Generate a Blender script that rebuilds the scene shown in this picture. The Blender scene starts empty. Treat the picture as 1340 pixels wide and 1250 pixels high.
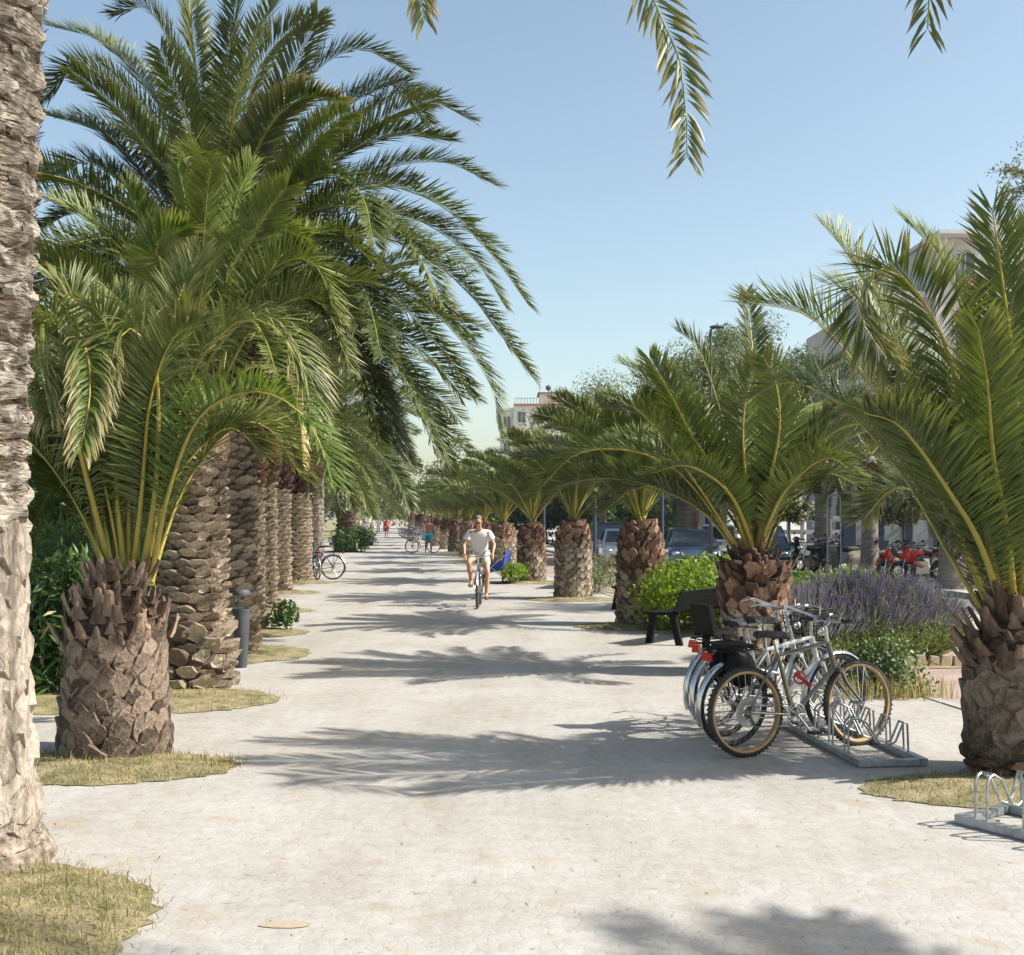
import bpy, math, random
import numpy as np
from mathutils import Vector, Matrix
R = math.radians
rng = np.random.default_rng(7)
random.seed(7)
scene = bpy.context.scene
col = scene.collection

# ------------------------------------------------------------ camera, sky, sun, exposure
EYE = 1.8
cam_d = bpy.data.cameras.new('camera'); cam = bpy.data.objects.new('camera', cam_d); col.objects.link(cam)
cam.location = (0, 0, EYE); cam.rotation_euler = (R(90), 0, 0)
cam_d.sensor_width = 36; cam_d.lens = 36 * 1500 / 1340; cam_d.shift_y = 50 / 1340
cam_d.clip_end = 6000
scene.camera = cam
SUN_EL, SUN_AZ = 42, 99          # azimuth measured clockwise from +Y (the view direction); sun on the right
world = bpy.data.worlds.new('World'); scene.world = world; world.use_nodes = True
wn = world.node_tree; wn.nodes.clear()
sky = wn.nodes.new('ShaderNodeTexSky'); sky.sky_type = 'NISHITA'; sky.sun_disc = False
sky.sun_elevation = R(SUN_EL); sky.sun_rotation = R(SUN_AZ); sky.altitude = 0
sky.air_density = 1.0; sky.dust_density = 1.9; sky.ozone_density = 2.0
bg = wn.nodes.new('ShaderNodeBackground'); bg.inputs[1].default_value = 0.138
wo = wn.nodes.new('ShaderNodeOutputWorld')
tint = wn.nodes.new('ShaderNodeMix'); tint.data_type = 'RGBA'; tint.blend_type = 'MULTIPLY'; tint.inputs[0].default_value = 1
tint.inputs[7].default_value = (1.20, 1.13, 0.965, 1)      # a slightly paler, greener blue than the model's
wn.links.new(sky.outputs[0], tint.inputs[6]); wn.links.new(tint.outputs[2], bg.inputs[0]); wn.links.new(bg.outputs[0], wo.inputs[0])
sd = bpy.data.lights.new('sun', 'SUN'); sd.energy = 5.0; sd.angle = R(0.6); sd.color = (1.0, 0.955, 0.88)
sun = bpy.data.objects.new('sun', sd); col.objects.link(sun)
az = R(SUN_AZ)
sdir = Vector((math.sin(az) * math.cos(R(SUN_EL)), math.cos(az) * math.cos(R(SUN_EL)), math.sin(R(SUN_EL))))
sun.rotation_euler = sdir.to_track_quat('Z', 'Y').to_euler()
vs = scene.view_settings
vs.view_transform = 'Standard'; vs.look = 'None'; vs.exposure = 0.62; vs.gamma = 1.0
try: vs.use_curve_mapping = False
except Exception: pass
scene.cycles.max_bounces = 6; scene.cycles.diffuse_bounces = 3; scene.cycles.transmission_bounces = 4
scene.cycles.caustics_reflective = False; scene.cycles.caustics_refractive = False

# ------------------------------------------------------------ helpers
def at(px, Z, py):                # a point Z metres ahead, from where it is seen
    return np.array([(px - 670) * Z / 1500, Z, EYE + (675 - py) * Z / 1500])
def strip(u, v, z=0.0):           # u metres to the right of the promenade's axis line, v metres ahead
    return (u - 0.13 * v, v, z)

class MB:
    def __init__(s): s.v = []; s.f = []; s.m = []
    def add(s, vs_, fs, mi=0):
        k = len(s.v); s.v.extend([tuple(map(float, p)) for p in vs_])
        s.f.extend([tuple(k + i for i in f) for f in fs]); s.m.extend([mi] * len(fs))
        return s
    def box(s, c, d, rot=None, mi=0, taper=1.0):
        x, y, z = d[0] / 2, d[1] / 2, d[2] / 2
        p = [(-x,-y,-z),(x,-y,-z),(x,y,-z),(-x,y,-z),(-x*taper,-y*taper,z),(x*taper,-y*taper,z),(x*taper,y*taper,z),(-x*taper,y*taper,z)]
        M = rot if rot is not None else Matrix.Identity(3)
        p = [M @ Vector(q) + Vector(c) for q in p]
        return s.add(p, [(0,3,2,1),(4,5,6,7),(0,1,5,4),(1,2,6,5),(2,3,7,6),(3,0,4,7)], mi)
    def tube(s, pts, r, n=6, mi=0, closed=False, cap=True, flat=1.0):
        pts = [Vector(p) for p in pts]; k = len(pts)
        rr = r if hasattr(r, '__len__') else [r] * k
        vs_ = []; up = None
        for i in range(k):
            a = pts[i - 1] if (i > 0 or closed) else pts[i]
            b = pts[(i + 1) % k] if (i < k - 1 or closed) else pts[i]
            t = (b - a).normalized()
            if up is None:
                up = Vector((0, 0, 1)) if abs(t.z) < 0.9 else Vector((1, 0, 0))
            u = t.cross(up)
            if u.length < 1e-4: u = t.orthogonal()
            u.normalize(); w = u.cross(t); up = w
            for j in range(n):
                an = 2 * math.pi * j / n
                vs_.append(pts[i] + (u * math.cos(an) + w * math.sin(an) * flat) * rr[i])
        fs = []
        for i in range(k if closed else k - 1):
            for j in range(n):
                a = i * n + j; b = i * n + (j + 1) % n; c = ((i + 1) % k) * n + (j + 1) % n; d = ((i + 1) % k) * n + j
                fs.append((a, b, c, d))
        if not closed and cap:
            fs.append(tuple(reversed(range(n)))); fs.append(tuple((k - 1) * n + j for j in range(n)))
        return s.add(vs_, fs, mi)
    def torus(s, c, R_, r, axis='y', n=28, m=6, mi=0, flat=1.0):
        vs_ = []; fs = []
        for i in range(n):
            a = 2 * math.pi * i / n
            for j in range(m):
                b = 2 * math.pi * j / m
                rad = R_ + r * math.cos(b); h = r * math.sin(b) * flat
                p = (rad * math.cos(a), h, rad * math.sin(a)) if axis == 'y' else (rad * math.cos(a), rad * math.sin(a), h)
                vs_.append((p[0] + c[0], p[1] + c[1], p[2] + c[2]))
                fs.append((i * m + j, i * m + (j + 1) % m, ((i + 1) % n) * m + (j + 1) % m, ((i + 1) % n) * m + j))
        return s.add(vs_, fs, mi)
    def ball(s, c, d, rot=None, n=10, m=7, mi=0):
        vs_ = []; fs = []; M = rot if rot is not None else Matrix.Identity(3)
        for i in range(m + 1):
            th = math.pi * i / m
            for j in range(n):
                ph = 2 * math.pi * j / n
                q = Vector((math.sin(th) * math.cos(ph) * d[0], math.sin(th) * math.sin(ph) * d[1], math.cos(th) * d[2]))
                vs_.append(M @ q + Vector(c))
        for i in range(m):
            for j in range(n):
                fs.append((i * n + j, (i + 1) * n + j, (i + 1) * n + (j + 1) % n, i * n + (j + 1) % n))
        return s.add(vs_, fs, mi)
    def lathe(s, prof, n=20, c=(0, 0), mi=0, jit=0.0):
        vs_ = []; fs = []
        for (r, z) in prof:
            for j in range(n):
                a = 2 * math.pi * j / n; rr = r * (1 + jit * random.uniform(-1, 1))
                vs_.append((c[0] + rr * math.cos(a), c[1] + rr * math.sin(a), z))
        for i in range(len(prof) - 1):
            for j in range(n):
                fs.append((i * n + j, i * n + (j + 1) % n, (i + 1) * n + (j + 1) % n, (i + 1) * n + j))
        return s.add(vs_, fs, mi)
    def prism(s, poly, y0, y1, mi=0, inset=None):   # polygon in x-z, extruded along y
        k = len(poly); cx = sum(p[0] for p in poly) / k; cz = sum(p[1] for p in poly) / k
        i_ = inset or 1.0; ym = (y0 + y1) / 2
        A = [(p[0], y0 + (ym - y0) * 0.12 * (1 if inset else 0), p[1]) for p in poly]; B = [(p[0], y1 + (ym - y1) * 0.12 * (1 if inset else 0), p[1]) for p in poly]
        if not inset:
            return s.add(A + B, [tuple(range(k)), tuple(reversed(range(k, 2 * k)))] + [(j, j + k, (j + 1) % k + k, (j + 1) % k) for j in range(k)], mi)
        A0 = [(cx + (p[0] - cx) * i_, y0, cz + (p[1] - cz) * i_) for p in poly]; B0 = [(cx + (p[0] - cx) * i_, y1, cz + (p[1] - cz) * i_) for p in poly]
        fs = [tuple(range(k)), tuple(reversed(range(3 * k, 4 * k)))]
        for a, b in ((0, 1), (1, 2), (2, 3)):
            fs += [(a * k + j, b * k + j, b * k + (j + 1) % k, a * k + (j + 1) % k) for j in range(k)]
        return s.add(A0 + A + B + B0, fs, mi)
    def build(s, name, mats, parent=None, smooth=True, loc=None):
        me = bpy.data.meshes.new(name); me.from_pydata(s.v, [], s.f)
        if not isinstance(mats, (list, tuple)): mats = [mats]
        for m in mats: me.materials.append(m)
        if len(mats) > 1: me.polygons.foreach_set('material_index', s.m)
        o = bpy.data.objects.new(name, me); col.objects.link(o)
        if smooth: shade(me)
        if parent is not None: o.parent = parent
        if loc is not None: o.location = loc
        return o
def shade(me, ang=40):
    me.polygons.foreach_set('use_smooth', [True] * len(me.polygons))
    try: me.set_sharp_from_angle(angle=R(ang))
    except Exception: pass
def np_mesh(name, V, T, mats, mi=None, attrs=None, smooth=False):
    me = bpy.data.meshes.new(name); V = np.asarray(V, dtype=np.float32); T = np.asarray(T, dtype=np.int32)
    me.vertices.add(len(V)); me.vertices.foreach_set('co', V.ravel())
    nf, k = T.shape
    me.loops.add(nf * k); me.loops.foreach_set('vertex_index', T.ravel())
    me.polygons.add(nf); me.polygons.foreach_set('loop_start', np.arange(0, nf * k, k, dtype=np.int32))
    try: me.polygons.foreach_set('loop_total', np.full(nf, k, dtype=np.int32))
    except Exception: pass
    if not isinstance(mats, (list, tuple)): mats = [mats]
    for m in mats: me.materials.append(m)
    if mi is not None: me.polygons.foreach_set('material_index', np.asarray(mi, dtype=np.int32))
    if attrs:
        for k_, a in attrs.items():
            at_ = me.attributes.new(k_, 'FLOAT', 'POINT'); at_.data.foreach_set('value', np.asarray(a, dtype=np.float32))
    me.update(calc_edges=True)
    if smooth: me.polygons.foreach_set('use_smooth', [True] * nf)
    return me
def link(name, me, parent=None, loc=None, rot=None, scale=None):
    o = bpy.data.objects.new(name, me); col.objects.link(o)
    if parent is not None: o.parent = parent
    if loc is not None: o.location = loc
    if rot is not None: o.rotation_euler = rot
    if scale is not None: o.scale = scale if hasattr(scale, '__len__') else (scale,) * 3
    return o
def tag(o, label=None, cat=None, group=None, kind=None):
    if label: o['label'] = label
    if cat: o['category'] = cat
    if group: o['group'] = group
    if kind: o['kind'] = kind
    return o
def thing(name, label, cat, loc=(0, 0, 0), rz=0.0, group=None):
    o = bpy.data.objects.new(name, None); col.objects.link(o); o.empty_display_size = 0.2
    o.location = tuple(map(float, loc)); o.rotation_euler = (0, 0, rz)
    return tag(o, label, cat, group)
def dup(root, loc, rz, label, group=None, scale=None):
    def rec(o, par):
        c = o.copy(); col.objects.link(c); c.parent = par
        for ch in list(o.children): rec(ch, c)
        return c
    r = rec(root, None); r.location = tuple(map(float, loc)); r.rotation_euler = (0, 0, rz)
    if scale: r.scale = (scale,) * 3
    r['label'] = label
    if group: r['group'] = group
    return r

# ------------------------------------------------------------ materials
def new_mat(name):
    m = bpy.data.materials.new(name); m.use_nodes = True
    nt = m.node_tree; return m, nt, nt.nodes['Principled BSDF'], nt.nodes['Material Output']
def N(nt, t, **kw):
    n = nt.nodes.new(t)
    for k, v in kw.items():
        if k in n.inputs.keys(): n.inputs[k].default_value = v
        else: setattr(n, k, v)
    return n
def ramp(nt, fac, stops):
    r = nt.nodes.new('ShaderNodeValToRGB'); e = r.color_ramp.elements
    while len(e) < len(stops): e.new(0.5)
    for i, (p, c) in enumerate(stops): e[i].position = p; e[i].color = (*c, 1) if len(c) == 3 else c
    nt.links.new(fac, r.inputs[0]); return r.outputs[0]
def mixc(nt, fac, a, b, mode='MIX'):
    n = nt.nodes.new('ShaderNodeMix'); n.data_type = 'RGBA'; n.blend_type = mode
    for idx, x in ((0, fac), (6, a), (7, b)):
        if isinstance(x, (int, float)): n.inputs[idx].default_value = x
        elif isinstance(x, tuple): n.inputs[idx].default_value = (*x, 1)
        else: nt.links.new(x, n.inputs[idx])
    return n.outputs[2]
def mat(name, c1, c2=None, rough=0.7, metal=0.0, scale=6.0, bump=0.0, bscale=30.0, rand=0.0, detail=5, coat=0.0, spec=0.5, stretch=None, lohi=(0.35, 0.65)):
    m, nt, p, out = new_mat(name)
    p.inputs['Roughness'].default_value = rough; p.inputs['Metallic'].default_value = metal
    p.inputs['Specular IOR Level'].default_value = spec
    if coat: p.inputs['Coat Weight'].default_value = coat; p.inputs['Coat Roughness'].default_value = 0.08
    tc = nt.nodes.new('ShaderNodeTexCoord'); vec = tc.outputs['Object']
    if stretch:
        mp = nt.nodes.new('ShaderNodeMapping'); mp.inputs['Scale'].default_value = stretch
        nt.links.new(vec, mp.inputs[0]); vec = mp.outputs[0]
    c = None
    if c2 is not None:
        n = N(nt, 'ShaderNodeTexNoise', Scale=scale, Detail=detail, Roughness=0.6); nt.links.new(vec, n.inputs['Vector'])
        if rand:
            oi = nt.nodes.new('ShaderNodeObjectInfo'); ml = N(nt, 'ShaderNodeMath', operation='MULTIPLY_ADD')
            nt.links.new(oi.outputs['Random'], ml.inputs[0]); ml.inputs[1].default_value = rand; ml.inputs[2].default_value = -rand / 2
            ad = N(nt, 'ShaderNodeMath', operation='ADD'); nt.links.new(n.outputs[0], ad.inputs[0]); nt.links.new(ml.outputs[0], ad.inputs[1]); f = ad.outputs[0]
        else: f = n.outputs[0]
        c = ramp(nt, f, [(lohi[0], c1), (lohi[1], c2)]); nt.links.new(c, p.inputs['Base Color'])
    else: p.inputs['Base Color'].default_value = (*c1, 1)
    if bump:
        n2 = N(nt, 'ShaderNodeTexNoise', Scale=bscale, Detail=4, Roughness=0.6); nt.links.new(vec, n2.inputs['Vector'])
        b = nt.nodes.new('ShaderNodeBump'); b.inputs['Strength'].default_value = bump; b.inputs['Distance'].default_value = 0.02
        nt.links.new(n2.outputs[0], b.inputs['Height']); nt.links.new(b.outputs[0], p.inputs['Normal'])
    return m
def leaf_mat(name, c1, c2, rough=0.48, trans=0.3, tcol=None, dry=(0.42, 0.33, 0.17), spec=0.5, scale=3.0):
    m, nt, p, out = new_mat(name)
    oi = nt.nodes.new('ShaderNodeObjectInfo'); tc = nt.nodes.new('ShaderNodeTexCoord')
    n = N(nt, 'ShaderNodeTexNoise', Scale=scale, Detail=3); nt.links.new(tc.outputs['Object'], n.inputs['Vector'])
    ad = N(nt, 'ShaderNodeMath', operation='ADD'); nt.links.new(n.outputs[0], ad.inputs[0])
    ml = N(nt, 'ShaderNodeMath', operation='MULTIPLY_ADD'); nt.links.new(oi.outputs['Random'], ml.inputs[0]); ml.inputs[1].default_value = 0.5; ml.inputs[2].default_value = -0.25
    nt.links.new(ml.outputs[0], ad.inputs[1])
    c = ramp(nt, ad.outputs[0], [(0.25, c1), (0.75, c2)])
    a = N(nt, 'ShaderNodeAttribute', attribute_name='dry')
    c = mixc(nt, a.outputs['Fac'], c, dry)
    nt.links.new(c, p.inputs['Base Color']); p.inputs['Roughness'].default_value = rough; p.inputs['Specular IOR Level'].default_value = spec
    tr = nt.nodes.new('ShaderNodeBsdfTranslucent')
    tcx = mixc(nt, 1.0, c, tcol or (1.0, 1.0, 0.45), 'MULTIPLY')
    sc = mixc(nt, 1.0, tcx, (1.9, 1.9, 1.9), 'MULTIPLY'); nt.links.new(sc, tr.inputs[0])
    mx = nt.nodes.new('ShaderNodeMixShader'); mx.inputs[0].default_value = trans
    nt.links.new(p.outputs[0], mx.inputs[1]); nt.links.new(tr.outputs[0], mx.inputs[2]); nt.links.new(mx.outputs[0], out.inputs[0])
    return m

M = {}
M['palm_young'] = leaf_mat('palm_leaf_young', (0.056, 0.088, 0.014), (0.128, 0.170, 0.028), trans=0.16)
M['palm_dark'] = leaf_mat('palm_leaf_mature', (0.042, 0.068, 0.016), (0.10, 0.13, 0.028), trans=0.15, rough=0.4)
M['palm_fresh'] = leaf_mat('palm_leaf_fresh', (0.075, 0.13, 0.016), (0.14, 0.21, 0.028), trans=0.3)
M['rachis'] = mat('frond_rachis', (0.20, 0.21, 0.035), (0.32, 0.29, 0.06), rough=0.45, scale=5)
M['petiole'] = mat('petiole', (0.30, 0.27, 0.045), (0.42, 0.33, 0.07), rough=0.45, scale=4)
M['base_brown'] = mat('leaf_base_brown', (0.045, 0.028, 0.018), (0.24, 0.17, 0.12), rough=0.88, scale=22, bump=1.0, bscale=45, rand=0.35, stretch=(1, 1, 0.3), lohi=(0.3, 0.78))
M['base_red'] = mat('leaf_base_reddish', (0.035, 0.018, 0.012), (0.19, 0.105, 0.065), rough=0.88, scale=22, bump=1.0, bscale=45, rand=0.45, stretch=(1, 1, 0.3), lohi=(0.3, 0.78))
M['base_tan'] = mat('leaf_base_tan', (0.07, 0.045, 0.03), (0.33, 0.26, 0.19), rough=0.9, scale=20, bump=1.0, bscale=50, rand=0.35, lohi=(0.3, 0.68))
M['base_fresh'] = mat('leaf_base_cut', (0.36, 0.25, 0.15), (0.58, 0.43, 0.29), rough=0.85, scale=6, bump=0.5, bscale=30, rand=0.3)
M['base_pale'] = mat('leaf_scar_pale', (0.15, 0.115, 0.082), (0.43, 0.375, 0.31), rough=0.92, scale=26, bump=1.0, bscale=60, rand=0.2, lohi=(0.3, 0.62), stretch=(1, 1, 0.35))
M['face_grey'] = mat('leaf_base_cut_grey', (0.065, 0.045, 0.033), (0.29, 0.22, 0.165), rough=0.9, scale=20, bump=1.0, bscale=36, detail=3, rand=0.5, lohi=(0.3, 0.7))
M['face_rust'] = mat('leaf_base_cut_rust', (0.09, 0.045, 0.03), (0.34, 0.21, 0.14), rough=0.9, scale=20, bump=1.0, bscale=36, detail=3, rand=0.6, lohi=(0.3, 0.7))
M['face_tan'] = mat('leaf_base_cut_tan', (0.16, 0.12, 0.08), (0.46, 0.39, 0.30), rough=0.9, scale=18, bump=1.0, bscale=36, detail=3, rand=0.5, lohi=(0.3, 0.65))
M['pale_rings'] = mat('ringed_scar_pale', (0.12, 0.09, 0.065), (0.45, 0.40, 0.33), rough=0.94, scale=20, bump=1.0, bscale=40, rand=0.25, stretch=(.35, .35, 2.6), lohi=(0.33, 0.58), detail=8)
M['stub'] = mat('petiole_stub', (0.07, 0.042, 0.028), (0.30, 0.21, 0.15), rough=0.85, scale=8, bump=0.7, bscale=40, rand=0.35, stretch=(1, 1, 0.2))
M['core_brown'] = mat('trunk_core_brown', (0.035, 0.022, 0.014), (0.13, 0.085, 0.055), rough=0.95, scale=14, bump=1, bscale=30)
M['core_pale'] = mat('trunk_core_pale', (0.10, 0.07, 0.05), (0.40, 0.34, 0.27), rough=0.95, scale=14, bump=1, bscale=40)
M['fibre'] = mat('trunk_fibre', (0.04, 0.025, 0.015), (0.17, 0.11, 0.065), rough=0.95, scale=30)
M['black'] = mat('black_rubber', (0.018, 0.018, 0.018), (0.035, 0.034, 0.033), rough=0.7, scale=20)
M['black_paint'] = mat('black_paint', (0.007, 0.007, 0.008), (0.012, 0.012, 0.012), spec=0.12, rough=0.5, scale=10)
M['tan_wall'] = mat('tyre_sidewall_tan', (0.42, 0.27, 0.12), (0.5, 0.34, 0.17), rough=0.7)
M['chrome'] = mat('chrome', (0.62, 0.63, 0.64), (0.7, 0.7, 0.7), rough=0.22, metal=1.0)
M['alloy'] = mat('brushed_alloy', (0.5, 0.5, 0.5), (0.62, 0.62, 0.62), rough=0.38, metal=0.9)
M['galv'] = mat('galvanised_steel', (0.30, 0.32, 0.33), (0.46, 0.48, 0.49), rough=0.48, metal=0.7, scale=14)
M['grey_paint'] = mat('grey_paint', (0.05, 0.056, 0.064), (0.075, 0.082, 0.09), rough=0.6, scale=4, bump=0.1)
M['silver'] = mat('silver_paint', (0.42, 0.43, 0.43), (0.5, 0.5, 0.5), rough=0.3, metal=0.5, coat=0.5)
M['frame_grey'] = mat('gunmetal_frame', (0.16, 0.155, 0.13), (0.22, 0.21, 0.18), rough=0.3, metal=0.6, coat=0.4)
M['frame_white'] = mat('white_frame', (0.68, 0.70, 0.72), (0.75, 0.76, 0.77), rough=0.3, coat=0.5)
M['frame_blue'] = mat('blue_frame', (0.03, 0.07, 0.25), (0.04, 0.09, 0.3), rough=0.3, coat=0.5)
M['frame_green'] = mat('green_frame', (0.02, 0.16, 0.13), (0.03, 0.2, 0.16), rough=0.3, coat=0.5)
M['red'] = mat('red_plastic', (0.5, 0.015, 0.012), (0.6, 0.03, 0.02), rough=0.25, coat=0.4)
M['yellow'] = mat('yellow_paint', (0.6, 0.5, 0.03), (0.65, 0.55, 0.05), rough=0.35)
M['glass'] = mat('window_glass', (0.03, 0.045, 0.06), (0.05, 0.07, 0.09), rough=0.06, spec=0.8)
M['skin'] = mat('skin_sunburnt', (0.50, 0.25, 0.16), (0.58, 0.32, 0.21), rough=0.55, scale=8)
M['skin_dark'] = mat('skin_tanned', (0.28, 0.13, 0.075), (0.34, 0.17, 0.10), rough=0.5, scale=8)
M['cloth_white'] = mat('white_cotton', (0.72, 0.73, 0.75), (0.8, 0.8, 0.8), rough=0.9, scale=6, bump=0.4, bscale=9)
M['cloth_cream'] = mat('cream_cotton', (0.5, 0.47, 0.41), (0.56, 0.53, 0.47), rough=0.9, bump=0.4, bscale=10)
M['hair_grey'] = mat('hair_grey_brown', (0.10, 0.07, 0.05), (0.22, 0.17, 0.13), rough=0.7, scale=30)
M['leather'] = mat('brown_leather', (0.10, 0.055, 0.03), (0.16, 0.09, 0.05), rough=0.6)
M['white_wall'] = mat('white_render', (0.55, 0.55, 0.53), (0.62, 0.62, 0.60), rough=0.85, scale=1.5)
M['cream_wall'] = mat('cream_render', (0.68, 0.64, 0.53), (0.76, 0.72, 0.61), rough=0.9, scale=0.6)
M['pink_wall'] = mat('pinkish_render', (0.50, 0.44, 0.42), (0.58, 0.52, 0.49), rough=0.9, scale=0.4)
M['panel_grey'] = mat('grey_fence_panel', (0.34, 0.36, 0.37), (0.42, 0.44, 0.45), rough=0.8, scale=2)
M['roof_brown'] = mat('roof_brown', (0.16, 0.11, 0.09), (0.22, 0.16, 0.13), rough=0.9)
M['brick_red'] = mat('red_brown_panel', (0.30, 0.12, 0.08), (0.36, 0.16, 0.11), rough=0.9)
M['blue_post'] = mat('slate_blue_paint', (0.035, 0.05, 0.085), (0.05, 0.066, 0.105), rough=0.45)
M['bark'] = mat('tree_bark', (0.12, 0.09, 0.065), (0.26, 0.20, 0.15), rough=0.95, scale=6, bump=1, bscale=20, stretch=(1, 1, 0.3))
M['bark_grey'] = mat('palm_bark_grey', (0.16, 0.14, 0.12), (0.30, 0.26, 0.22), rough=0.95, scale=5, bump=1, bscale=12, stretch=(0.3, 0.3, 3))
M['soil'] = mat('soil', (0.20, 0.15, 0.09), (0.32, 0.25, 0.15), rough=0.95, scale=3)
M['oleander'] = leaf_mat('oleander_leaf', (0.045, 0.10, 0.02), (0.11, 0.19, 0.04), trans=0.22)
M['pittosporum'] = leaf_mat('pittosporum_leaf', (0.07, 0.13, 0.012), (0.19, 0.28, 0.025), trans=0.35, scale=6)
M['juniper'] = leaf_mat('juniper_leaf', (0.04, 0.08, 0.015), (0.10, 0.15, 0.03), trans=0.1)
M['lavender_leaf'] = leaf_mat('lavender_leaf', (0.12, 0.16, 0.07), (0.22, 0.26, 0.13), trans=0.25, rough=0.7)
M['lavender_flower'] = leaf_mat('lavender_flower', (0.17, 0.152, 0.22), (0.31, 0.285, 0.36), trans=0.2, rough=0.8, tcol=(1, 1, 1))
M['tree_grey'] = leaf_mat('tamarisk_leaf', (0.09, 0.12, 0.055), (0.17, 0.20, 0.10), trans=0.2, rough=0.7)
M['tree_green'] = leaf_mat('broad_leaf', (0.045, 0.08, 0.02), (0.09, 0.15, 0.035), trans=0.25)
M['tree_pink'] = leaf_mat('oleander_flower', (0.5, 0.22, 0.2), (0.6, 0.4, 0.3), trans=0.3, tcol=(1, 1, 1))
M['grass'] = leaf_mat('grass_blade', (0.09, 0.12, 0.025), (0.28, 0.24, 0.11), trans=0.3, rough=0.7, dry=(0.40, 0.33, 0.19), scale=9)
M['straw'] = leaf_mat('dry_straw', (0.45, 0.36, 0.2), (0.6, 0.5, 0.3), trans=0.2, rough=0.8)

def pave_mat():
    m, nt, p, out = new_mat('limestone_setts')
    tc = nt.nodes.new('ShaderNodeTexCoord'); v = tc.outputs['Object']
    n1 = N(nt, 'ShaderNodeTexNoise', Scale=0.8, Detail=7, Roughness=0.62); nt.links.new(v, n1.inputs['Vector'])
    n2 = N(nt, 'ShaderNodeTexNoise', Scale=9.0, Detail=6, Roughness=0.7); nt.links.new(v, n2.inputs['Vector'])
    n3 = N(nt, 'ShaderNodeTexNoise', Scale=2.6, Detail=5, Roughness=0.55); nt.links.new(v, n3.inputs['Vector'])
    # setts: jittered cells
    nw = N(nt, 'ShaderNodeTexNoise', Scale=3.0, Detail=2); nt.links.new(v, nw.inputs['Vector'])
    wv = mixc(nt, 0.05, v, nw.outputs['Color'], 'ADD')
    vo = N(nt, 'ShaderNodeTexVoronoi', feature='DISTANCE_TO_EDGE', Scale=13.0); nt.links.new(wv, vo.inputs['Vector'])
    vc = N(nt, 'ShaderNodeTexVoronoi', feature='F1', Scale=13.0); nt.links.new(wv, vc.inputs['Vector'])
    base = ramp(nt, n1.outputs[0], [(0.3, (0.39, 0.372, 0.342)), (0.62, (0.462, 0.450, 0.430))])
    base = mixc(nt, 0.42, base, ramp(nt, n2.outputs[0], [(0.34, (0.66, 0.62, 0.56)), (0.6, (1, 1, 1))]), 'MULTIPLY')
    tint = ramp(nt, vc.outputs['Color'], [(0.0, (0.9, 0.885, 0.86)), (1.0, (1.0, 1.0, 1.0))])
    base = mixc(nt, 0.45, base, tint, 'MULTIPLY')
    warm = ramp(nt, n3.outputs[0], [(0.57, (1, 1, 1)), (0.70, (0.95, 0.86, 0.73))])
    base = mixc(nt, 0.75, base, warm, 'MULTIPLY')
    mp = nt.nodes.new('ShaderNodeMapping'); mp.inputs['Scale'].default_value = (1.5, .22, 1); mp.inputs['Rotation'].default_value = (0, 0, -.13); nt.links.new(v, mp.inputs[0])
    n6 = N(nt, 'ShaderNodeTexNoise', Scale=1.0, Detail=8, Roughness=0.7); nt.links.new(mp.outputs[0], n6.inputs['Vector'])
    base = mixc(nt, 0.6, base, ramp(nt, n6.outputs[0], [(0.36, (0.83, 0.80, 0.75)), (0.56, (1, 1, 1))]), 'MULTIPLY')
    n7 = N(nt, 'ShaderNodeTexNoise', Scale=7.0, Detail=4, Roughness=0.5); nt.links.new(v, n7.inputs['Vector'])
    base = mixc(nt, 0.6, base, ramp(nt, n7.outputs[0], [(0.66, (1, 1, 1)), (0.71, (0.90, 0.80, 0.68))]), 'MULTIPLY')
    joint = ramp(nt, vo.outputs['Distance'], [(0.02, (0.80, 0.74, 0.66)), (0.075, (1, 1, 1))])
    base = mixc(nt, 0.2, base, joint, 'MULTIPLY')
    n4 = N(nt, 'ShaderNodeTexNoise', Scale=55.0, Detail=3); nt.links.new(v, n4.inputs['Vector'])
    spk = ramp(nt, n4.outputs[0], [(0.30, (0.45, 0.38, 0.3)), (0.37, (1, 1, 1))])
    base = mixc(nt, 0.6, base, spk, 'MULTIPLY')
    nt.links.new(base, p.inputs['Base Color']); p.inputs['Roughness'].default_value = 0.85; p.inputs['Specular IOR Level'].default_value = 0.25
    hh = N(nt, 'ShaderNodeMath', operation='MULTIPLY_ADD'); nt.links.new(n2.outputs[0], hh.inputs[0]); hh.inputs[1].default_value = 0.8
    cl = N(nt, 'ShaderNodeMath', operation='MINIMUM'); nt.links.new(vo.outputs['Distance'], cl.inputs[0]); cl.inputs[1].default_value = 0.12
    m5 = N(nt, 'ShaderNodeMath', operation='MULTIPLY'); nt.links.new(cl.outputs[0], m5.inputs[0]); m5.inputs[1].default_value = 3.0
    nt.links.new(m5.outputs[0], hh.inputs[2])
    b = nt.nodes.new('ShaderNodeBump'); b.inputs['Strength'].default_value = 0.3; b.inputs['Distance'].default_value = 0.008
    nt.links.new(hh.outputs[0], b.inputs['Height']); nt.links.new(b.outputs[0], p.inputs['Normal'])
    return m
M['pave'] = pave_mat()
M['asphalt'] = mat('asphalt', (0.12, 0.118, 0.115), (0.17, 0.165, 0.16), rough=0.9, scale=1.2, bump=0.5, bscale=60)
M['cycle'] = mat('reddish_pavement', (0.30, 0.22, 0.19), (0.38, 0.29, 0.25), rough=0.9, scale=2, bump=0.4, bscale=50)
M['sidewalk'] = mat('pale_sidewalk', (0.36, 0.34, 0.31), (0.42, 0.40, 0.37), rough=0.9, scale=2, bump=0.3, bscale=40)
M['kerb'] = mat('kerb_stone', (0.30, 0.29, 0.27), (0.42, 0.41, 0.38), rough=0.9, scale=5, bump=0.3)
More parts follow.
